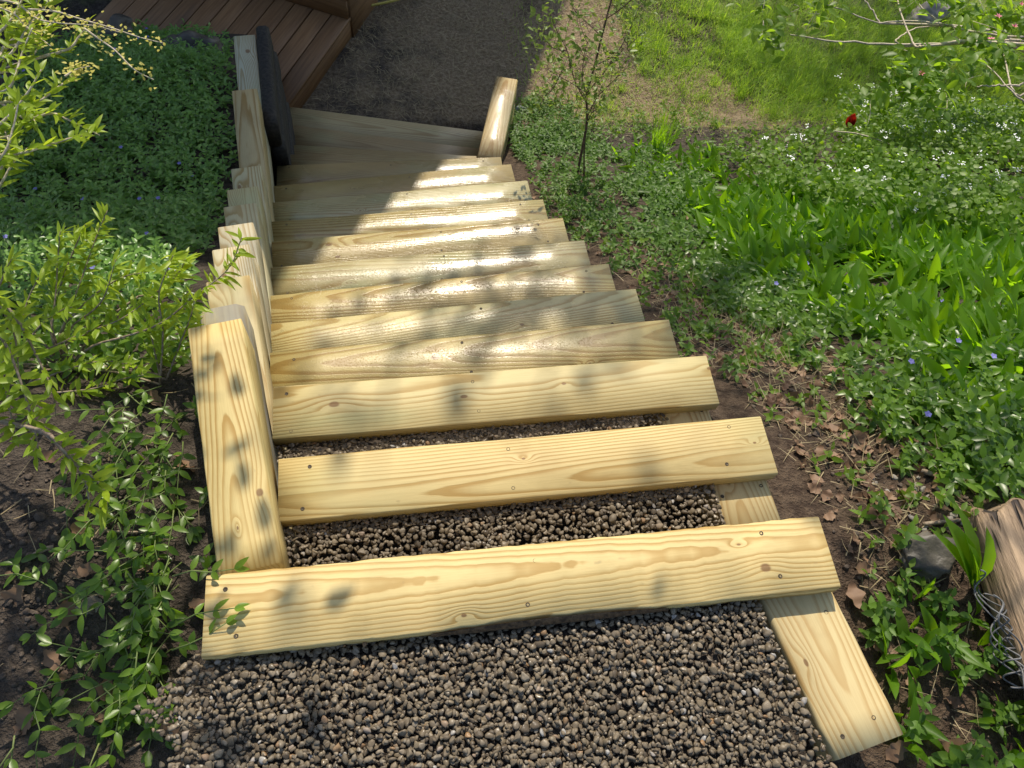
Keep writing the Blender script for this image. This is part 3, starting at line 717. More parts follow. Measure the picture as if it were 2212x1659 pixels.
# right bank: periwinkle patches, sparse weeds, broad leaves, white flowers
PR1 = pickpoly([(1480, 560), (1700, 580), (1900, 650), (2240, 700), (2260, 1080), (2120, 1060), (2010, 1010), (1900, 930), (1860, 860), (1800, 790), (1700, 720), (1560, 690)])
PR2 = pickpoly([(1110, 225), (1200, 230), (1300, 330), (1500, 380), (1560, 500), (1480, 560), (1380, 520), (1250, 420), (1130, 370), (1105, 290)])
PR3 = pickpoly([(1120, 380), (1250, 440), (1400, 560), (1600, 690), (1750, 800), (1560, 830), (1480, 720), (1330, 560), (1190, 450)])
PR4 = pickpoly([(1760, 1080), (1850, 1110), (1900, 1250), (2060, 1400), (2240, 1500), (2240, 1680), (1960, 1660), (1880, 1450), (1830, 1280)])
A = Acc()
A3 = Acc()
for P, d, cl, sz in ((PR1, 2000, .30, (.030, .048)), (PR2, 1900, .45, (.026, .042)), (PR3, 1300, .75, (.022, .040)), (PR4, 900, .60, (.026, .042))):
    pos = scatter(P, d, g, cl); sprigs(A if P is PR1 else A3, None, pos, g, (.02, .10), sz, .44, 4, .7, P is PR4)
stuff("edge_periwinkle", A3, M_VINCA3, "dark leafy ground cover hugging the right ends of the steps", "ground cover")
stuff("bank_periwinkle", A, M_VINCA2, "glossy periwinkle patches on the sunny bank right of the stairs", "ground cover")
A = Acc()
PW2 = pickpoly([(1280, 240), (1500, 230), (1700, 270), (1800, 330), (1600, 360), (1400, 330), (1290, 300)])
pos = scatter(PW2, 700, g, .7); sprigs(A, None, pos, g, (.02, .07), (.018, .036), .6, 2, .8)
PR5 = pickpoly([(1500, 560), (1720, 700), (1880, 900), (2050, 1020), (2080, 1180), (1900, 1300), (1800, 1120), (1690, 960), (1590, 830), (1440, 660)])
pos = scatter(PR5, 1300, g, .75); sprigs(A, None, pos, g, (.01, .05), (.018, .034), .5, 2, .9)
pos = scatter(PR3, 900, g, .6); sprigs(A, None, pos, g, (.02, .06), (.018, .034), .6, 2, .9)
stuff("weeds", A, M_HONEY, "small scattered weeds on the brown strip beside the steps", "weeds")
# broad strap leaves
PB = pickpoly([(1540, 470), (1680, 420), (1900, 400), (2060, 430), (2260, 470), (2260, 820), (2100, 780), (1950, 740), (1800, 690), (1690, 640), (1580, 570)])
PB2 = pickpoly([(1900, 690), (2240, 780), (2240, 960), (2050, 920), (1930, 820)])
PB4 = pickpoly([(1880, 1300), (2060, 1320), (2120, 1450), (2230, 1560), (2230, 1680), (2000, 1680), (1960, 1540), (1900, 1430)])
PB3 = pickpoly([(1290, 330), (1450, 300), (1640, 400), (1560, 480), (1420, 430)])
A = Acc()
for P, d, sc_ in ((PB4, 620, .62), (PB, 1500, 1.0), (PB2, 300, .9), (PB3, 300, .8)):
    pos = scatter(P, d, g, .28, .12); n = len(pos)
    a0 = g.uniform(0, 6.28, n)
    for j in range(3):
        L_ = g.uniform(.06, .15, n) * sc_
        leaf_batch(A, pos + g.normal(0, .006, (n, 3)), a0 + j * 2.3 + g.normal(0, .4, n), g.uniform(.55, 1.35, n), g.normal(0, .5, n), L_, L_ * g.uniform(.24, .36, n), g.uniform(.0, .9, n), .5, fine=True)
stuff("broad_leaves", A, M_LILY, "upright broad bright green strap leaves crowding the right bank", "ground cover")
# white flowers with small heart leaves
PW = pickpoly([(1560, 360), (1800, 330), (1830, 240), (2000, 250), (2260, 290), (2260, 560), (2000, 520), (1800, 480), (1620, 440)])
A = Acc(); Fl = Acc(); St = Acc(); pos = scatter(PW, 2100, g, .35); n = len(pos)
for j in range(4):
    hh = g.uniform(.05, .24, n); c = pos + np.stack([g.normal(0, .02, n), g.normal(0, .02, n), hh], -1)
    L_ = g.uniform(.016, .036, n); leaf_batch(A, c, g.uniform(0, 6.28, n), g.uniform(-.5, .2, n), g.normal(0, .4, n), L_, L_ * .85, .2, .2)
fp = pos[g.uniform(0, 1, n) < .025]
for p in fp:
    h_ = g.uniform(.16, .32); tp = p + [g.normal(0, .02), g.normal(0, .02), h_]
    blade_batch(St, p, g.uniform(0, 6), h_, .003, .05, .05)
    for j in range(g.integers(4, 9)):
        q = tp + g.normal(0, .008, 3) * [1, 1, .6]
        leaf_batch(Fl, q, g.uniform(0, 6.28), g.uniform(-.2, .4), 0, .0065, .0065, .0, .0); leaf_batch(Fl, q, g.uniform(0, 6.28), .2, 0, .0055, .0055, .0, .0)
stuff("heart_leaves", A, M_HONEY, "small heart shaped leaves under the white flowers on the right", "ground cover")
stuff("white_flowers", Fl, M_WHITEFL, "tiny white flower heads scattered over the upper right bed", "flowers")
stuff("flower_stems", St, M_STEM, "thin green stems carrying the white flower heads", "stems")
# blue periwinkle blossoms
A = Acc()
for P, d in ((PL1, 9), (PR1, 12)):
    for p in scatter(P, d, g):
        c = p + [0, 0, g.uniform(.07, .11)]; a0 = g.uniform(0, 6)
        for j in range(5): leaf_batch(A, c, a0 + j * 1.257, g.uniform(.1, .4), 0, .0095, .008, .1, 0, np.array([.1, .6, 1.0, 0]))
stuff("blue_blossoms", A, M_BLUEFL, "small violet blue blossoms dotted through the periwinkle", "flowers")
# lawn
PG = pickpoly([(1490, -60), (2260, -60), (2260, 330), (2000, 320), (1850, 290), (1760, 250), (1660, 200), (1560, 120)])
PG2 = pickpoly([(1330, 30), (1420, -40), (1560, 20), (1700, 140), (1880, 250), (1760, 260), (1600, 220), (1480, 190), (1380, 130)])
PG3 = pickpoly([(1160, -30), (1500, -30), (1560, 120), (1450, 260), (1250, 300), (1130, 250), (1120, 120)])
A = Acc()
for P, d, cl, ll in ((PG, 12000, .45, (.05, .12)), (PG2, 15000, .50, (.04, .09)), (PG3, 3200, .75, (.02, .05))):
    pos = scatter(P, d, g, cl, .2); n = len(pos); blade_batch(A, pos, g.uniform(0, 6.28, n), g.uniform(*ll, n), g.uniform(.0025, .0045, n), g.uniform(.0, .6, n), g.uniform(.2, 1.3, n))
PG4 = pickpoly([(1330, 140), (1500, 170), (1640, 210), (1800, 260), (1740, 320), (1560, 300), (1400, 280), (1280, 280), (1240, 220)])
pos = scatter(PG4, 6500, g, .85); n = len(pos); blade_batch(A, pos, g.uniform(0, 6.28, n), g.uniform(.02, .07, n), g.uniform(.0022, .004, n), g.uniform(.0, .8, n), g.uniform(.2, 1.3, n))
PG5 = pickpoly([(1740, 100), (2240, 60), (2240, 300), (2000, 310), (1860, 270)])
for P, d in ((PG5, 55), (PG2, 30), (PG, 14), (PG4, 14)):
    for p in scatter(P, d, g):
        n = 45; hh = g.uniform(.07, .17) * (.6 if P is PG4 else 1); q = p + g.normal(0, .022, (n, 3)) * [1, 1, .1]
        blade_batch(A, q, g.uniform(0, 6.28, n), hh * g.uniform(.6, 1.1, n), g.uniform(.003, .005, n), g.uniform(.0, .5, n), g.uniform(.1, 1.0, n))
stuff("lawn_grass", A, M_GRASS, "rough bright lawn grass at the upper right", "grass")
# straw and dry stems
A = Acc()
PS1 = pickpoly([(650, 150), (760, 60), (900, -20), (1180, -20), (1120, 160), (1040, 280), (900, 260), (640, 225)])
for P, d, ll in ((PS1, 900, (.03, .085)), (PG4, 1500, (.02, .06)), (PG, 500, (.02, .06)), (PG3, 2600, (.015, .05)), (PR5, 2300, (.02, .09)), (PR3, 1400, (.02, .10)), (PR4, 600, (.02, .09)), (PL5, 260, (.03, .10)), (PL3, 160, (.04, .12)), (PL1b, 160, (.03, .1)), (PG2, 900, (.02, .06))):
    pos = scatter(P, d, g); n = len(pos); pos[:, 2] += .006; blade_batch(A, pos, g.uniform(0, 6.28, n), g.uniform(*ll, n), g.uniform(.0012, .0028, n), g.uniform(1.0, 1.65, n), g.uniform(-.6, .6, n))
pos = scatter(PS1, 1500, g, .8); n = len(pos); pos[:, 2] += .008; blade_batch(A, pos, g.uniform(0, 6.28, n), g.uniform(.04, .10, n), g.uniform(.003, .005, n), g.uniform(.9, 1.6, n), g.uniform(-.6, .6, n))
stuff("dry_straw", A, M_STRAW, "dry straw and dead stems strewn over the soil", "straw")
# dead leaves
def dead_leaf_mesh(seed):
    q = np.random.default_rng(seed); n = 13; t = np.linspace(0, 1, n); w = .28 * np.sin(np.pi * t ** .85) * (1 + .22 * np.sin(t * q.uniform(13, 24) + q.uniform(0, 6))) + .01
    cz = q.uniform(.2, .6); V = []
    for i in range(n):
        x = t[i] - .5; z = cz * x * x + .06 * math.sin(9 * t[i] + seed)
        V += [[x, w[i], z + .5 * w[i] * q.uniform(.2, .9)], [x, 0, z], [x, -w[i] * q.uniform(.8, 1.1), z + .5 * w[i] * q.uniform(-.2, .9)]]
    F = []
    for i in range(n - 1):
        a = 3 * i; F += [[a, a + 3, a + 4, a + 1], [a + 1, a + 4, a + 5, a + 2]]
    return np.array(V), np.array(F)
DL = [dead_leaf_mesh(s_) for s_ in range(6)]
A = Acc()
for P, d in ((PR5, 900), (PR3, 450), (PR4, 150), (PL5, 60), (PL4, 90), (PL3, 25), (PL2, 8), (PR2, 20), (PR1, 10)):
    for p in scatter(P, d, g):
        v, f = DL[g.integers(6)]; sc_ = g.uniform(.012, .045)
        Rm = _rz(g.uniform(0, 6.28)) @ _rx(g.normal(0, .45)); A.add((v * sc_) @ Rm.T + p + [0, 0, .008], [f])
stuff("leaf_litter", A, M_DEAD, "brown leaf litter scattered on the soil beside the stairs", "leaf litter")
DLM = []
for i, (v, f) in enumerate(DL):
    m_ = mesh_np("dead_leaf", v, [f], True); m_.materials.append(M_DEAD); DLM.append(m_)
big = [(1640, 640), (1700, 735), (1740, 690), (1760, 840), (1800, 805), (1630, 600), (1850, 960), (1880, 1080), (1960, 1075), (1840, 1290), (1900, 1400), (1985, 1410), (1790, 930), (1730, 910), (1570, 560), (1480, 480), (1860, 1230), (2020, 1050),
       (180, 1150), (190, 1235), (120, 1430), (235, 1490), (60, 1560), (300, 1390), (400, 1010), (380, 1090), (250, 1540), (40, 1290), (150, 1330), (330, 1220), (430, 1310), (330, 865), (370, 1570), (2060, 1620), (1930, 1620)]
for i, q in enumerate(big):
    p = pick(*q); o = link("dead_leaf", DLM[i % 6], None, None, tuple(p + [0, 0, .012]), (g.normal(0, .4), g.normal(0, .3), g.uniform(0, 6.28))); s_ = g.uniform(.045, .068); o.scale = (s_, s_, s_)
    tagit(o, "curled brown dead leaf lying on the soil " + ("right" if q[0] > 1100 else "left") + " of the stairs", "dead leaf", "dead leaves " + ("right" if q[0] > 1100 else "left") + " of the stairs")
# small stray stones on the soil, right
A = Acc()
PQ = pickpoly([(1930, 940), (2060, 990), (2110, 1060), (2030, 1180), (1900, 1180), (1830, 1060), (1880, 980)])
for p in scatter(PQ, 3200, g, .8):
    a = g.uniform(.006, .013); A.add(PROT[g.integers(14)] * [a, a * .8, a * .5] @ _rz(g.uniform(0, 6)).T + p + [0, 0, .003], [IF])
stuff("scattered_gravel", A, plain_mat("dusty_pebble", (.13, .115, .095), (.30, .27, .23), 80, .8, .3, island=.7), "dusty pebbles scattered on the soil above the dark rock", "gravel")
# clods in the bare soil, left
A = Acc()
for P, d in ((PL5, 2600), (PL4, 900), (PR5, 1100), (PR3, 700), (PR4, 700)):
    for p in scatter(P, d, g):
        a = .003 + .013 * g.beta(1, 4); A.add(PROT[g.integers(14)] * [a, a * .9, a * .7] @ _rz(g.uniform(0, 6)).T + p + [0, 0, .002], [IF])
stuff("soil_clods", A, plain_mat("clod", (.05, .036, .027), (.13, .10, .075), 120, .9, .6, island=.6), "crumbly soil clods strewn over the bare patches beside the stairs", "soil")

# ------------------------------------------------------------------ shrubs, sapling
def at_y(px, py, y):
    d = ray(px, py); return CAM + d * ((y - CAM[1]) / d[1])
def shoot(A, T, pts, g, r=(.003, .0012), ll=.036, ratio=.27, step=.016, up=.5, whorl=2, n=16, start=.15):
    c = spline(pts, n); tube(T, c, r[0], r[1], 5)
    seg = np.linalg.norm(np.diff(c, axis=0), axis=1); tot = seg.sum(); cum = np.concatenate([[0], np.cumsum(seg)])
    for s_ in np.arange(tot * start, tot, step):
        i = min(np.searchsorted(cum, s_) - 1, n - 2); i = max(i, 0); p = c[i] + (c[i + 1] - c[i]) * ((s_ - cum[i]) / (seg[i] + 1e-9)); d = c[i + 1] - c[i]; az = math.atan2(d[1], d[0])
        for k in range(whorl):
            leaf_batch(A, p + g.normal(0, .002, 3), az + g.uniform(-1.7, 1.7), g.uniform(-.2, 1.2) * up + .1, g.normal(0, .5), ll * g.uniform(.6, 1.25), ll * ratio * g.uniform(.8, 1.2), g.uniform(-.1, .5), .3, fine=True)
def shrub(name, label, base, defs, mat, twig, g, cat="shrub", extra=None, z=0., **kw):
    root = empty(name, tuple(base)); tagit(root, label, cat)
    A = Acc(); T = Acc()
    for pl, zz in defs:
        zz = np.linspace(zz[0], zz[1], len(pl)); pts = [at(px, py, z_) for (px, py), z_ in zip(pl, zz)]
        shoot(A, T, pts, g, **kw)
        # rooted stem joining the shoot to the stool
        p0 = pts[0]; mid = (p0 + base) / 2 + [0, 0, .03]; tube(T, spline([base, mid, p0], 8), .0035, kw.get('r', (.003, .001))[0], 5)
    c = link("foliage", A.mesh("foliage", True), mat); child(c, root)
    c = link("branches", T.mesh("branches", True), twig); child(c, root)
    return root
# bright young shrub leaning over the wall
base = pick(150, 800)
defs = [([(260, 730), (345, 700), (420, 640), (494, 580), (522, 512)], (-.15, .02)), ([(345, 830), (352, 720), (343, 640), (362, 580), (374, 552)], (-.2, .05)),
        ([(300, 640), (340, 630), (385, 590), (400, 560)], (-.15, 0)), ([(130, 720), (170, 620), (205, 520), (232, 455)], (-.2, -.05)), ([(110, 690), (140, 590), (172, 512), (185, 485)], (-.2, -.02)),
        ([(140, 700), (200, 640), (262, 600), (318, 588)], (-.2, -.05)), ([(90, 760), (180, 720), (260, 690), (330, 640)], (-.22, -.1)), ([(30, 760), (60, 650), (90, 590), (110, 560)], (-.2, -.05)), ([(-10, 640), (10, 590), (25, 560)], (-.1, .0)),
        ([(60, 830), (140, 800), (220, 780), (300, 790)], (-.22, -.15)), ([(100, 850), (200, 840), (260, 820), (310, 810)], (-.22, -.16)), ([(-20, 800), (40, 760), (90, 700), (150, 660)], (-.2, -.1)), ([(150, 740), (230, 700), (290, 660), (350, 640)], (-.2, -.1)),
        ([(360, 820), (390, 740), (410, 690), (420, 650)], (-.2, -.05)), ([(345, 810), (330, 740), (320, 690)], (-.2, -.12)), ([(110, 720), (120, 640), (125, 560), (130, 500)], (-.2, -.05)), ([(160, 700), (220, 650), (250, 560)], (-.2, -.05))]
shrub("young_shrub", "bright yellow green shrub with narrow leaves leaning over the wall", base, defs, M_YOUNG, M_TWIG, g, ll=.038, ratio=.25, step=.0095, r=(.0026, .001))
# branch drooping at the left edge, near the camera
base = pick(-120, 900)
defs = [([(-60, 640), (10, 740), (50, 840), (75, 930), (85, 985)], (.18, .02)), ([(-60, 700), (0, 800), (20, 880), (40, 960)], (.15, .02)), ([(-40, 600), (30, 680), (80, 770), (115, 850), (120, 900)], (.15, 0)), ([(-40, 800), (10, 860), (60, 900), (110, 920)], (.1, 0)), ([(90, 930), (150, 985), (185, 1040), (195, 1110)], (.1, .02)), ([(110, 940), (160, 1000), (220, 1050), (232, 1110)], (.1, .02)), ([(-60, 560), (-10, 640), (30, 720), (40, 800)], (.15, .05))]
shrub("drooping_shrub", "arching leafy branches drooping in from the left edge above bare soil", base, defs, M_YOUNG, M_TWIG, g, ll=.042, ratio=.26, step=.015, r=(.0035, .0012))
# forsythia going over, top left
base = pick(-60, 200)
ZF = -.12
defs = [([(-60, 330), (25, 335), (100, 315), (165, 295), (200, 292)], (ZF, ZF + .02)), ([(-40, 90), (10, 60), (48, 0), (60, -40)], (ZF, ZF + .1)), ([(-30, 130), (20, 120), (60, 60), (100, 10), (110, -30)], (ZF, ZF + .1)), ([(-40, 300), (20, 250), (60, 200), (90, 150)], (ZF, ZF + .1)), ([(-30, 200), (20, 190), (50, 110), (70, 60)], (ZF, ZF + .1)),
        ([(-40, 380), (10, 330), (30, 270), (40, 220)], (ZF, ZF + .1)), ([(100, 120), (150, 105), (170, 80), (185, 62)], (ZF, ZF + .05)), ([(-40, 450), (0, 400), (30, 350), (60, 320)], (ZF - .1, ZF)), ([(-20, 260), (40, 230), (85, 218), (130, 185), (160, 165)], (ZF, ZF)), ([(60, 260), (110, 245), (150, 260), (215, 292)], (ZF, ZF)), ([(60, 60), (75, 20), (85, -20)], (ZF, ZF + .1)), ([(-30, 160), (30, 150), (70, 120), (110, 60)], (ZF, ZF)), ([(-40, 240), (10, 220), (50, 230), (80, 270)], (ZF, ZF)), ([(-40, 420), (0, 370), (20, 320), (10, 280)], (ZF, ZF)), ([(-40, 180), (0, 120), (20, 70), (30, 20)], (ZF, ZF)), ([(-20, 300), (30, 290), (60, 250), (70, 220)], (ZF, ZF)), ([(20, 100), (60, 90), (100, 60), (130, 30)], (ZF, ZF)), ([(-30, 30), (10, 20), (40, 40), (60, 90)], (ZF, ZF))]
fs = shrub("forsythia", "sunlit forsythia at the top left with fading yellow blossom sprays", base, defs, M_YOUNG, M_TWIGP, g, ll=.046, ratio=.27, step=.016, r=(.0045, .0018), start=.05)
A = Acc(); T = Acc()
for pl in ([(-20, 10), (30, 30), (60, 60), (110, 100)], [(60, 20), (120, 25), (170, 40), (240, 60), (300, 80), (352, 93)], [(180, 60), (215, 85), (250, 110), (290, 150), (332, 172)], [(140, 165), (165, 150), (195, 143)], [(0, 0), (40, 10), (80, 40), (130, 50), (200, 55), (260, 70)]):
    c = spline([at(px, py, ZF + .08) for px, py in pl], 40); tube(T, c, .003, .001, 5)
    for i in range(3, 39):
        for k in range(2):
            leaf_batch(A, c[i] + g.normal(0, .011, 3), g.uniform(0, 6.28), g.uniform(-.3, 1.0), 0, g.uniform(.008, .015), g.uniform(.006, .009), .2)
c = link("blossom", A.mesh("blossom", True), M_YELFL); child(c, fs); c = link("blossom_twigs", T.mesh("blossom_twigs", True), M_TWIGP); child(c, fs)
# honeysuckle at the top right
base = pick(2300, 200)
ZH = -1.25
br = [[(2300, 110), (2212, 96), (2079, 90), (2014, 94), (1936, 97), (1845, 92), (1783, 86), (1707, 75)], [(2200, 80), (2085, 65), (2040, 52), (1960, 45), (1884, 46), (1783, 9)], [(1990, 100), (1972, 91), (1936, 0), (1925, -30)], [(2090, 95), (2074, 88), (1983, 8), (1960, -20)], [(1900, 50), (1897, 44), (1867, -5)],
      [(2280, 260), (2212, 218), (2191, 203), (2118, 127)], [(2200, 210), (2185, 190), (2170, 127), (2160, 110)], [(2200, 185), (2160, 185), (2110, 187)], [(2150, 440), (2043, 395), (2035, 372), (1975, 335), (1871, 294), (1803, 283)], [(2300, 330), (2212, 359), (2157, 377), (2079, 398), (1983, 408)], [(2300, 300), (2212, 317), (2092, 348), (2050, 372)], [(2300, 380), (2212, 440), (2130, 470), (2080, 480)], [(1960, 100), (1935, 92), (1950, 75), (1985, 60), (2040, 55)]]
root = empty("honeysuckle", tuple(base)); tagit(root, "open honeysuckle bush with pale arching branches and pink blossoms at the top right", "shrub")
T = Acc(); A = Acc()
for i, pl in enumerate(br):
    zz = ZH if i < 8 else -1.45
    pts = spline([at(px, py, zz + .03 * math.sin(j * 1.3 + i)) for j, (px, py) in enumerate(pl)], 22); pts[1:-1] += g.normal(0, .0025, (20, 3)); tube(T, pts, .0105 if i == 0 else .0065, .0030, 6)
    tube(T, spline([base, (base + pts[0]) / 2 + [0, 0, .2], pts[0]], 8), .014, .0085 if i == 0 else .0055, 6)
clus = [(1650, 60, 14), (1670, 100, 10), (1770, 30, 14), (1790, 10, 10), (1750, 60, 8), (1960, 110, 10), (1975, 150, 26), (1930, 165, 20), (1990, 185, 24), (2030, 140, 16), (2070, 130, 18), (2010, 205, 18), (1960, 195, 12), (1880, 215, 10), (2050, 170, 14), (2080, 20, 20), (2120, 30, 24), (2160, 20, 26), (2200, 40, 24), (2110, 75, 20), (2150, 100, 24), (2190, 110, 18), (2212, 140, 14), (2060, 60, 8), (1700, 30, 6), (1640, 20, 10), (2085, 190, 12), (2020, 230, 10), (2130, 150, 14), (1960, 5, 10), (2030, -5, 14)]
for (px, py, n) in clus:
    c = at(px, py, ZH + .04); n = int(n * 1.4)
    for k in range(n):
        q = c + g.normal(0, .045, 3) * [1.2, 1, .7]; L_ = g.uniform(.048, .082); leaf_batch(A, q, g.uniform(0, 6.28), g.uniform(-.7, .5), g.normal(0, .5), L_, L_ * .50, g.uniform(0, .45), .3, fine=True)
    tube(T, spline([c, c + g.normal(0, .05, 3), c + g.normal(0, .08, 3)], 5), .0015, .001, 4)
c = link("branches", T.mesh("branches", True), M_TWIGP); child(c, root); c = link("foliage", A.mesh("foliage", True), M_HONEY); child(c, root)
A = Acc()
for px, py in ((2267 - 50, 33), (2266 - 110, 36), (2190, 58), (2140, 85), (1990, 160), (2205, 10)):
    c = at(px, py, ZH + .08)
    for k in range(7): leaf_batch(A, c, k * .9, g.uniform(.2, 1), 0, .022, .009, .2)
c = link("blossom", A.mesh("blossom", True), M_PINKFL); child(c, root)
# sapling on the right bank
base = pick(1243, 393); yb = base[1]
root = empty("sapling", tuple(base)); tagit(root, "slender young sapling with dark stem and small leaves right of the stairs", "tree")
T = Acc(); A = Acc()
tr = [at_y(px, py, yb + .02 * i) for i, (px, py) in enumerate([(1243, 393), (1258, 320), (1268, 262), (1268, 205), (1285, 140), (1302, 70), (1325, -15), (1345, -80)])]
tr = spline(tr, 30); tube(T, tr, .0075, .0036, 7)
def sbranch(pl, dy):
    pts = [at_y(px, py, yb + dy * i) for i, (px, py) in enumerate(pl)]; c = spline(pts, 18); tube(T, c, .0028, .0010, 5)
    for i in range(3, 18):
        for k in range(6):
            q = c[i] + g.normal(0, .046, 3); L_ = g.uniform(.018, .036); leaf_batch(A, q, g.uniform(0, 6.28), g.uniform(-.5, .8), g.normal(0, .6), L_, L_ * .5, g.uniform(0, .3), .25)
            if k < 2: tube(T, [c[i], (c[i] + q) / 2 + g.normal(0, .004, 3), q], .0011, .0007, 4)
for pl, dy in (([(1268, 225), (1240, 170), (1225, 110), (1200, 60), (1185, 20)], -.05), ([(1268, 200), (1310, 150), (1345, 95), (1370, 40), (1385, 0)], .05), ([(1300, 80), (1270, 50), (1240, 20), (1230, -20)], .04), ([(1268, 215), (1250, 190), (1200, 160), (1175, 145)], .06), ([(1270, 250), (1290, 210), (1320, 180), (1350, 150)], -.05),
               ([(1310, 40), (1340, 20), (1375, -10), (1400, -30)], -.04), ([(1268, 205), (1258, 170), (1262, 120), (1270, 90)], -.06), ([(1262, 290), (1275, 250), (1290, 235)], .05), ([(1285, 140), (1330, 120), (1390, 70)], .08), ([(1215, 150), (1195, 190), (1170, 215)], .03), ([(1225, 110), (1190, 100), (1165, 60)], .05)):
    sbranch(pl, dy)
b2 = spline([at_y(px, py, yb + .03) for px, py in ((1262, 393), (1262, 330), (1266, 270), (1268, 225))], 14); tube(T, b2, .005, .003, 5)
c = link("trunk", T.mesh("trunk", True), M_TRUNK); child(c, root); c = link("crown", A.mesh("crown", True), M_SAP); child(c, root)
# clump of ornamental grass
base = pick(1418, 325); A = Acc(); n = 90; pos = base + g.normal(0, .025, (n, 3)) * [1, 1, .1]; blade_batch(A, pos, g.uniform(0, 6.28, n), g.uniform(.16, .34, n), .004, g.uniform(.02, .3, n), g.uniform(.0, .8, n))
root = empty("grass_clump", tuple(base)); tagit(root, "tall thin grass clump standing between sapling and lawn", "grass clump"); c = link("blades", A.mesh("blades", True), M_LILY); child(c, root); c["kind"] = "stuff"
# tulip
base = pick(1824, 325); top = at_y(1832, 272, base[1] + .01)
root = empty("tulip", tuple(base)); tagit(root, "single dark red tulip standing in the grass at the upper right", "flower")
T = Acc(); tube(T, spline([base, (base + top) / 2 + [.006, 0, 0], top], 8), .004, .003, 6); c = link("stem", T.mesh("stem", True), M_STEM); child(c, root)
for k in range(6):
    A = Acc(); a = k * 1.047; leaf_batch(A, top + [.010 * math.cos(a), .010 * math.sin(a), -.004], a, 1.32 - .1 * (k % 2), 0, .082, .056, -.28, .35, np.array([.3, .95, .9, 0]), True); c = link("petal", A.mesh("petal", True), M_RED); child(c, root)
for k in range(2):
    A = Acc(); leaf_batch(A, base, 1 + 2.4 * k, 1.0, .2, .16, .035, .2, .35); c = link("leaf", A.mesh("leaf", True), M_LILY); child(c, root)
# broad plant before the log
base = pick(2098, 1268)
root = empty("broad_leaf_plant", tuple(base)); tagit(root, "broad strap leaved plant growing in front of the log", "plant")
for (px, py, w_) in ((2068, 1135, .052), (2098, 1102, .045), (2152, 1160, .050), (2045, 1150, .030), (2120, 1180, .035)):
    A = Acc(); tipp = at(px, py, base[2] + .16); d = tipp - base; L_ = np.linalg.norm(d); leaf_batch(A, base, math.atan2(d[1], d[0]), math.asin(d[2] / L_) + .12, g.normal(0, .2), L_ * 1.05, w_, .25, .5, fine=True); c = link("leaf", A.mesh("leaf", True), M_LILY); child(c, root)

# ------------------------------------------------------------------ rocks, log, wire, hose, flagstones, sticks
import bmesh
def rock(name, loc, sx, sy, sz, seed, mat, label, rotz=0.):
    v, f = ico(4); q = np.random.default_rng(seed)
    for _ in range(9):
        n = q.normal(size=3); n /= np.linalg.norm(n); h = q.uniform(.55, .92); v = v - np.outer(np.clip(v @ n - h, 0, None) * .9, n)
    v = v * (1 + .10 * np.sin(v[:, [0]] * 5 + seed) * np.cos(v[:, [1]] * 6) + .05 * np.sin(v[:, [2]] * 13 + v[:, [0]] * 9))
    o = link(name, mesh_np(name, v * [sx, sy, sz], [f], True), mat, None, tuple(loc), (0, 0, rotz)); return tagit(o, label, "rock")
p = pick(1990, 1210); rock("rock", p + [0, 0, .005], .075, .055, .055, 4, M_ROCK, "dark smooth rock half buried left of the log", .3)
p = pick(412, 118); rock("rock", p + [0, 0, .0], .19, .13, .13, 8, M_ROCK, "dark pointed rock in the shaded bed nearest the wall", .4)
p = pick(255, 95); rock("rock", p + [0, 0, .02], .17, .12, .13, 12, M_ROCK, "dark rock behind the yellow blossom sprays at top left", 1.0)
p = pick(1122, 243); rock("rock", p + [0, 0, .015], .05, .045, .04, 15, M_STONE, "pale grey stone beside the shining short timber", .3)
p = pick(196, 1310); rock("rock", p + [0, 0, -.004], .033, .026, .014, 18, plain_mat("soil_stone", (.16, .13, .10), (.26, .22, .18), 40, .8, .5), "flat brown stone on the bare soil at left", .3)
p = pick(2000, 35); rock("rock", p + [0, 0, .02], .20, .12, .09, 21, plain_mat("field_stone", (.20, .18, .15), (.32, .29, .25), 20, .8, .5), "large pale field stone behind the honeysuckle branches", .2)
# log
pa = at(2152, 1105, -.15); pb = at(2345, 1620, -.12)
def log_mat():
    N = NT("weathered_log"); P = N.coord('Object'); n = N.noise(N.mapping(P, (0, 0, 0), (4, 40, 40)), 1, 5, .6); n2 = N.noise(P, 9, 4)
    c = N.mix(N.ss(n, .3, .7), (.12, .080, .050), (.41, .29, .18)); c = N.mix(N.math('MULTIPLY', N.ss(n2, .5, .7), .7), c, (.33, .22, .13))
    cr = N.ss(N.noise(N.mapping(P, (4, 2, 0), (2.2, 34, 34)), 1, 2), .62, .68); c = N.mix(cr, c, (.03, .02, .015))
    N.put(N.p.inputs['Base Color'], c); N.p.inputs['Roughness'].default_value = .75; N.put(N.p.inputs['Normal'], N.bump(N.math('SUBTRACT', n, cr), .9, .014)); return N.m
d = pb - pa; L = np.linalg.norm(d); ns, nr = 26, 28; V = []
for i in range(ns):
    x = -L / 2 + L * i / (ns - 1); t = np.linspace(0, 2 * np.pi, nr, endpoint=False)
    r = .066 * (1 + .10 * np.sin(t * 2 + i * .12) + .05 * np.sin(t * 5 + i * .25) + .03 * np.sin(t * 9 + 1))
    if i == 0: r = r * .72
    if i == 1: r = r * .93; x -= L / (ns - 1) * .55
    V.append(np.column_stack([np.full(nr, x) + .012 * np.sin(t * 3 + 1) * (i < 2), r * np.cos(t), r * np.sin(t)]))
F = [[i * nr + j, i * nr + (j + 1) % nr, (i + 1) * nr + (j + 1) % nr, (i + 1) * nr + j] for i in range(ns - 1) for j in range(nr)] + [[j for j in range(nr)][::-1], [(ns - 1) * nr + j for j in range(nr)]]
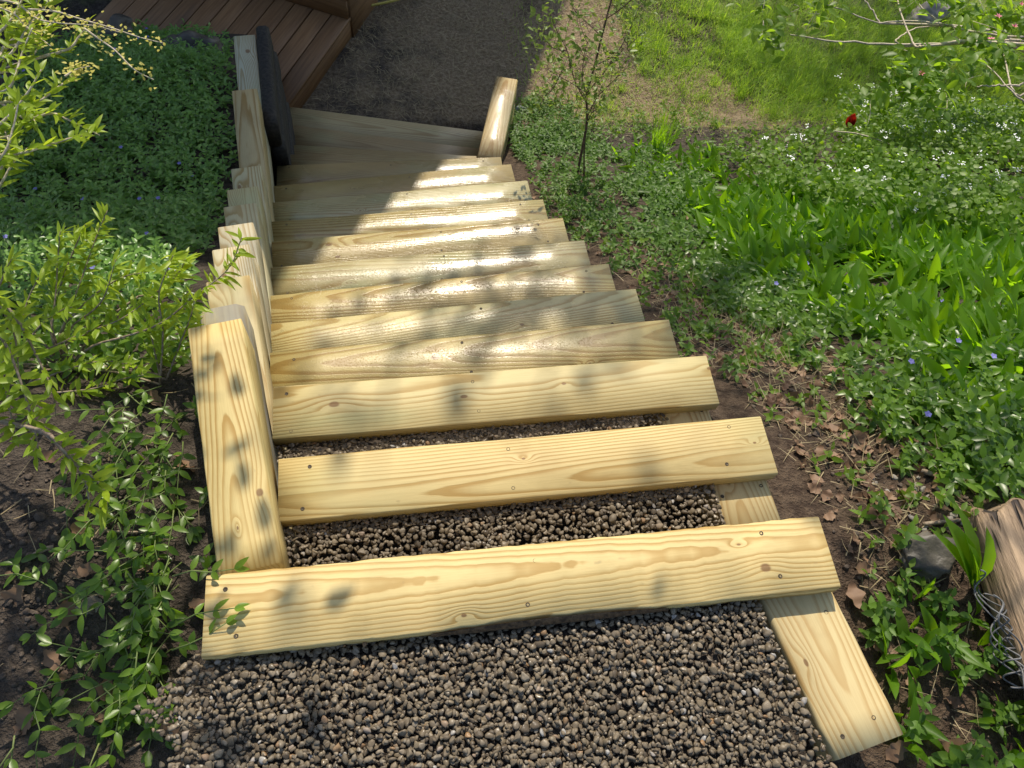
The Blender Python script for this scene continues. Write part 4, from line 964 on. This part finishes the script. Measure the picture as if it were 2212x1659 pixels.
o = link("log", mesh_np("log", np.concatenate(V), F, True), log_mat(), None, tuple((pa + pb) / 2), (0, -math.asin(d[2] / L), math.atan2(d[1], d[0]))); tagit(o, "weathered barkless log lying at the right edge", "log")
# crumpled chain link wire beside the log
root = empty("chain_link_wire", tuple(pick(2150, 1400))); tagit(root, "crumpled grey chain link wire bundled along the left side of the log", "wire fence")
for k in range(6):
    base = [at(2108 + 11 * k + 22 * i + 4 * math.sin(i + k), 1235 + 14 * k + 62 * i, -.10 - .012 * ((k * 3 + i) % 4)) for i in range(5)]
    c = spline(base, 60); t = np.arange(60)
    side = np.array([.9, -.35, 0]); ph = t * (.26 + .03 * k) + .8 * np.sin(t * .13 + k); c = c + np.outer(.017 * np.sin(ph + k * 1.9), side) + np.outer(.014 * np.cos(ph * .9 + k), [0, 0, 1]) + np.outer(.012 * np.sin(t * .21 + 2 * k), [0, 1, 0])
    T = Acc(); tube(T, c, .0017, .0017, 6); o = link("wire", T.mesh("wire", True), M_WIRE); child(o, root)
# hose end at the far yard
pts = [at(px, py, -2.16) for px, py in ((800, 12), (830, 6), (870, -4), (930, -25), (960, -60))]
T = Acc(); tube(T, spline(pts, 20), .009, .009, 8); o = link("garden_hose", T.mesh("garden_hose", True), M_HOSE); tagit(o, "short visible length of yellow hose beside the deck corner", "hose")
# fallen sticks
STK = [([(1640, 520), (1700, 535), (1760, 560)], "thin dark stick on the bank below the broad leaves", .004), ([(2030, 1075), (2060, 1100), (2085, 1130)], "short broken stick between pebbles and log", .007), ([(225, 1148), (280, 1152), (335, 1150)], "straight grey twig across the soil left of the wall", .003), ([(75, 1205), (100, 1190), (120, 1185)], "stubby pale stick on the bare soil at the left edge", .006), ([(275, 1625), (330, 1590), (400, 1540), (430, 1500)], "long thin twig lying toward the gravel corner", .003), ([(1990, 1135), (2050, 1128), (2080, 1125)], "pale split stick just above the dark rock", .005), ([(1985, 1020), (2015, 1030), (2040, 1035)], "brown stub of wood among the pebbles on the right", .007)]
for pl, lb, r_ in STK:
    pts = [pick(px, py) + [0, 0, r_ + .004] for px, py in pl]; T = Acc(); tube(T, spline(pts, 12), r_, r_ * .7, 6); o = link("stick", T.mesh("stick", True), M_TWIG); tagit(o, lb, "stick")

# ------------------------------------------------------------------ what throws the shade: the house beyond the deck and garden trees past the frame
def house():
    f = np.array([math.sin(math.radians(24.5)), math.cos(math.radians(24.5))]); r = np.array([f[1], -f[0]])
    E = np.array([-.30, 1.35]) + (3.0 + .75) / SV[2] * SV[:2]                 # near right roof corner in plan
    root = empty("house", (E[0], E[1], -2.2)); tagit(root, "house standing beyond the deck, throwing the broad shadow over the yard", "house")
    N = NT("house_siding"); P = N.coord('Object'); sep = N.new('ShaderNodeSeparateXYZ'); N.put(sep.inputs[0], P)
    n = N.math('FRACT', N.math('MULTIPLY', sep.outputs[2], 7)); N.put(N.p.inputs['Base Color'], N.mix(N.noise(P, 5), (.20, .14, .10), (.26, .19, .14))); N.put(N.p.inputs['Normal'], N.bump(n, .6, .02)); N.p.inputs['Roughness'].default_value = .8
    roofm = plain_mat("roof_shingle", (.07, .065, .06), (.13, .12, .11), 25, .9, .6)
    def box(name, u0, u1, w0, w1, z0, z1, mat):
        pts = []
        for z in (z0, z1):
            for (u, w) in ((u0, w0), (u1, w0), (u1, w1), (u0, w1)):
                q = E - r * u + f * w; pts.append([q[0], q[1], z])
        o = link(name, mesh_np(name, np.array(pts), [[3, 2, 1, 0], [4, 5, 6, 7], [0, 1, 5, 4], [1, 2, 6, 5], [2, 3, 7, 6], [3, 0, 4, 7]]), mat); return child(o, root)
    w = box("wall", .45, 8, .62, 8.6, -2.2, 2.85, N.m)
    pts = []
    for (u, w_, z) in ((0, 0, 2.9), (8.45, 0, 2.9), (8.45, 9.2, 2.9), (0, 9.2, 2.9), (4.2, 2.5, 4.4), (4.2, 6.7, 4.4)):
        q = E - r * u + f * w_; pts.append([q[0], q[1], z])
    o = link("roof", mesh_np("roof", np.array(pts), [[0, 1, 4], [1, 2, 5, 4], [2, 3, 5], [3, 0, 4, 5], [3, 2, 1, 0]]), roofm); child(o, root)
    gm = NT("window_glass"); gm.p.inputs['Base Color'].default_value = (.03, .035, .04, 1); gm.p.inputs['Roughness'].default_value = .08
    tm = plain_mat("white_trim", (.7, .7, .68), (.76, .76, .74), 20, .5, 0)
    for u in (1.4, 3.6, 5.8):
        for z in (-1.0, 1.2):
            fr = box("window", u, u + 1.0, .58, .62, z, z + 1.2, tm)
            pn = box("pane", u + .07, u + .93, .57, .579, z + .07, z + 1.13, gm.m); pn.parent = None; child(pn, root)
house()
def shade_tree(name, label, base, crown, rad, n_leaf, g, trunk_r=.12, lsize=(.07, .11), n_limb=16, knee=None):
    root = empty(name, tuple(base)); tagit(root, label, "tree")
    base = np.array(base, float); crown = np.array(crown, float); T = Acc(); A = Acc()
    kn = np.array(knee) if knee else base + (crown - base) * .4 + [.1, -.1, 0]
    tube(T, spline([base, (base + kn) / 2, kn], 10), trunk_r, trunk_r * .7, 9); tube(T, spline([kn, (kn + crown) / 2 + [0, 0, .2], crown], 10), trunk_r * .45, trunk_r * .15, 7)
    tips = []
    for i in range(n_limb):
        d = g.normal(size=3); d /= np.linalg.norm(d); e = crown + d * np.array(rad) * g.uniform(.55, 1.0); s_ = kn + (crown - kn) * g.uniform(.75, 1.0)
        c = spline([s_, (s_ + e) / 2 + [0, 0, .15], e], 10); tube(T, c, trunk_r * .15, .006, 5)
        for j in range(5):
            q = c[g.integers(3, 10)] + g.normal(0, .35, 3); tube(T, spline([c[5], (c[5] + q) / 2, q], 4), .010, .004, 4); tips.append(q)
        tips.append(e)
    tips = np.array(tips); idx = g.integers(0, len(tips), n_leaf); pos = tips[idx] + g.normal(0, .19, (n_leaf, 3))
    L_ = g.uniform(*lsize, n_leaf); leaf_batch(A, pos, g.uniform(0, 6.28, n_leaf), g.uniform(-.8, .5, n_leaf), g.normal(0, .5, n_leaf), L_, L_ * .55, .15, .2)
    c = link("trunk", T.mesh("trunk", True), M_BARK); child(c, root); c = link("crown", A.mesh("crown", True), M_CANOPY); child(c, root)
g2 = np.random.default_rng(77)
shade_tree("maple_tree", "tall open maple beyond the lawn whose leaves dapple the stairs", (8.2, 9.0, -2.3), (1.25, 5.75, 4.2), (1.0, .55, .5), 520, g2, knee=(8.0, 8.8, 3.6))
shade_tree("linden_tree", "tall linden past the right edge whose crown mottles the lawn and bank", (10.5, 11.5, -2.3), (4.7, 9.9, 4.3), (2.0, 1.8, .7), 1500, g2, knee=(10.3, 11.2, 3.8), n_limb=11)
shade_tree("dogwood_tree", "small tree right of the bank dappling the log corner", (4.6, 1.5, -1.0), (1.80, 2.1, 2.2), (.60, .45, .25), 220, g2, .05, (.05, .09), 8, knee=(4.4, 1.7, 1.4))
shade_tree("garden_tree", "small garden tree left of the bed shading the near left corner", (-2.6, 2.3, -1.0), (-.62, 1.74, 1.75), (.46, .24, .18), 900, g2, .05, (.05, .08), 8)
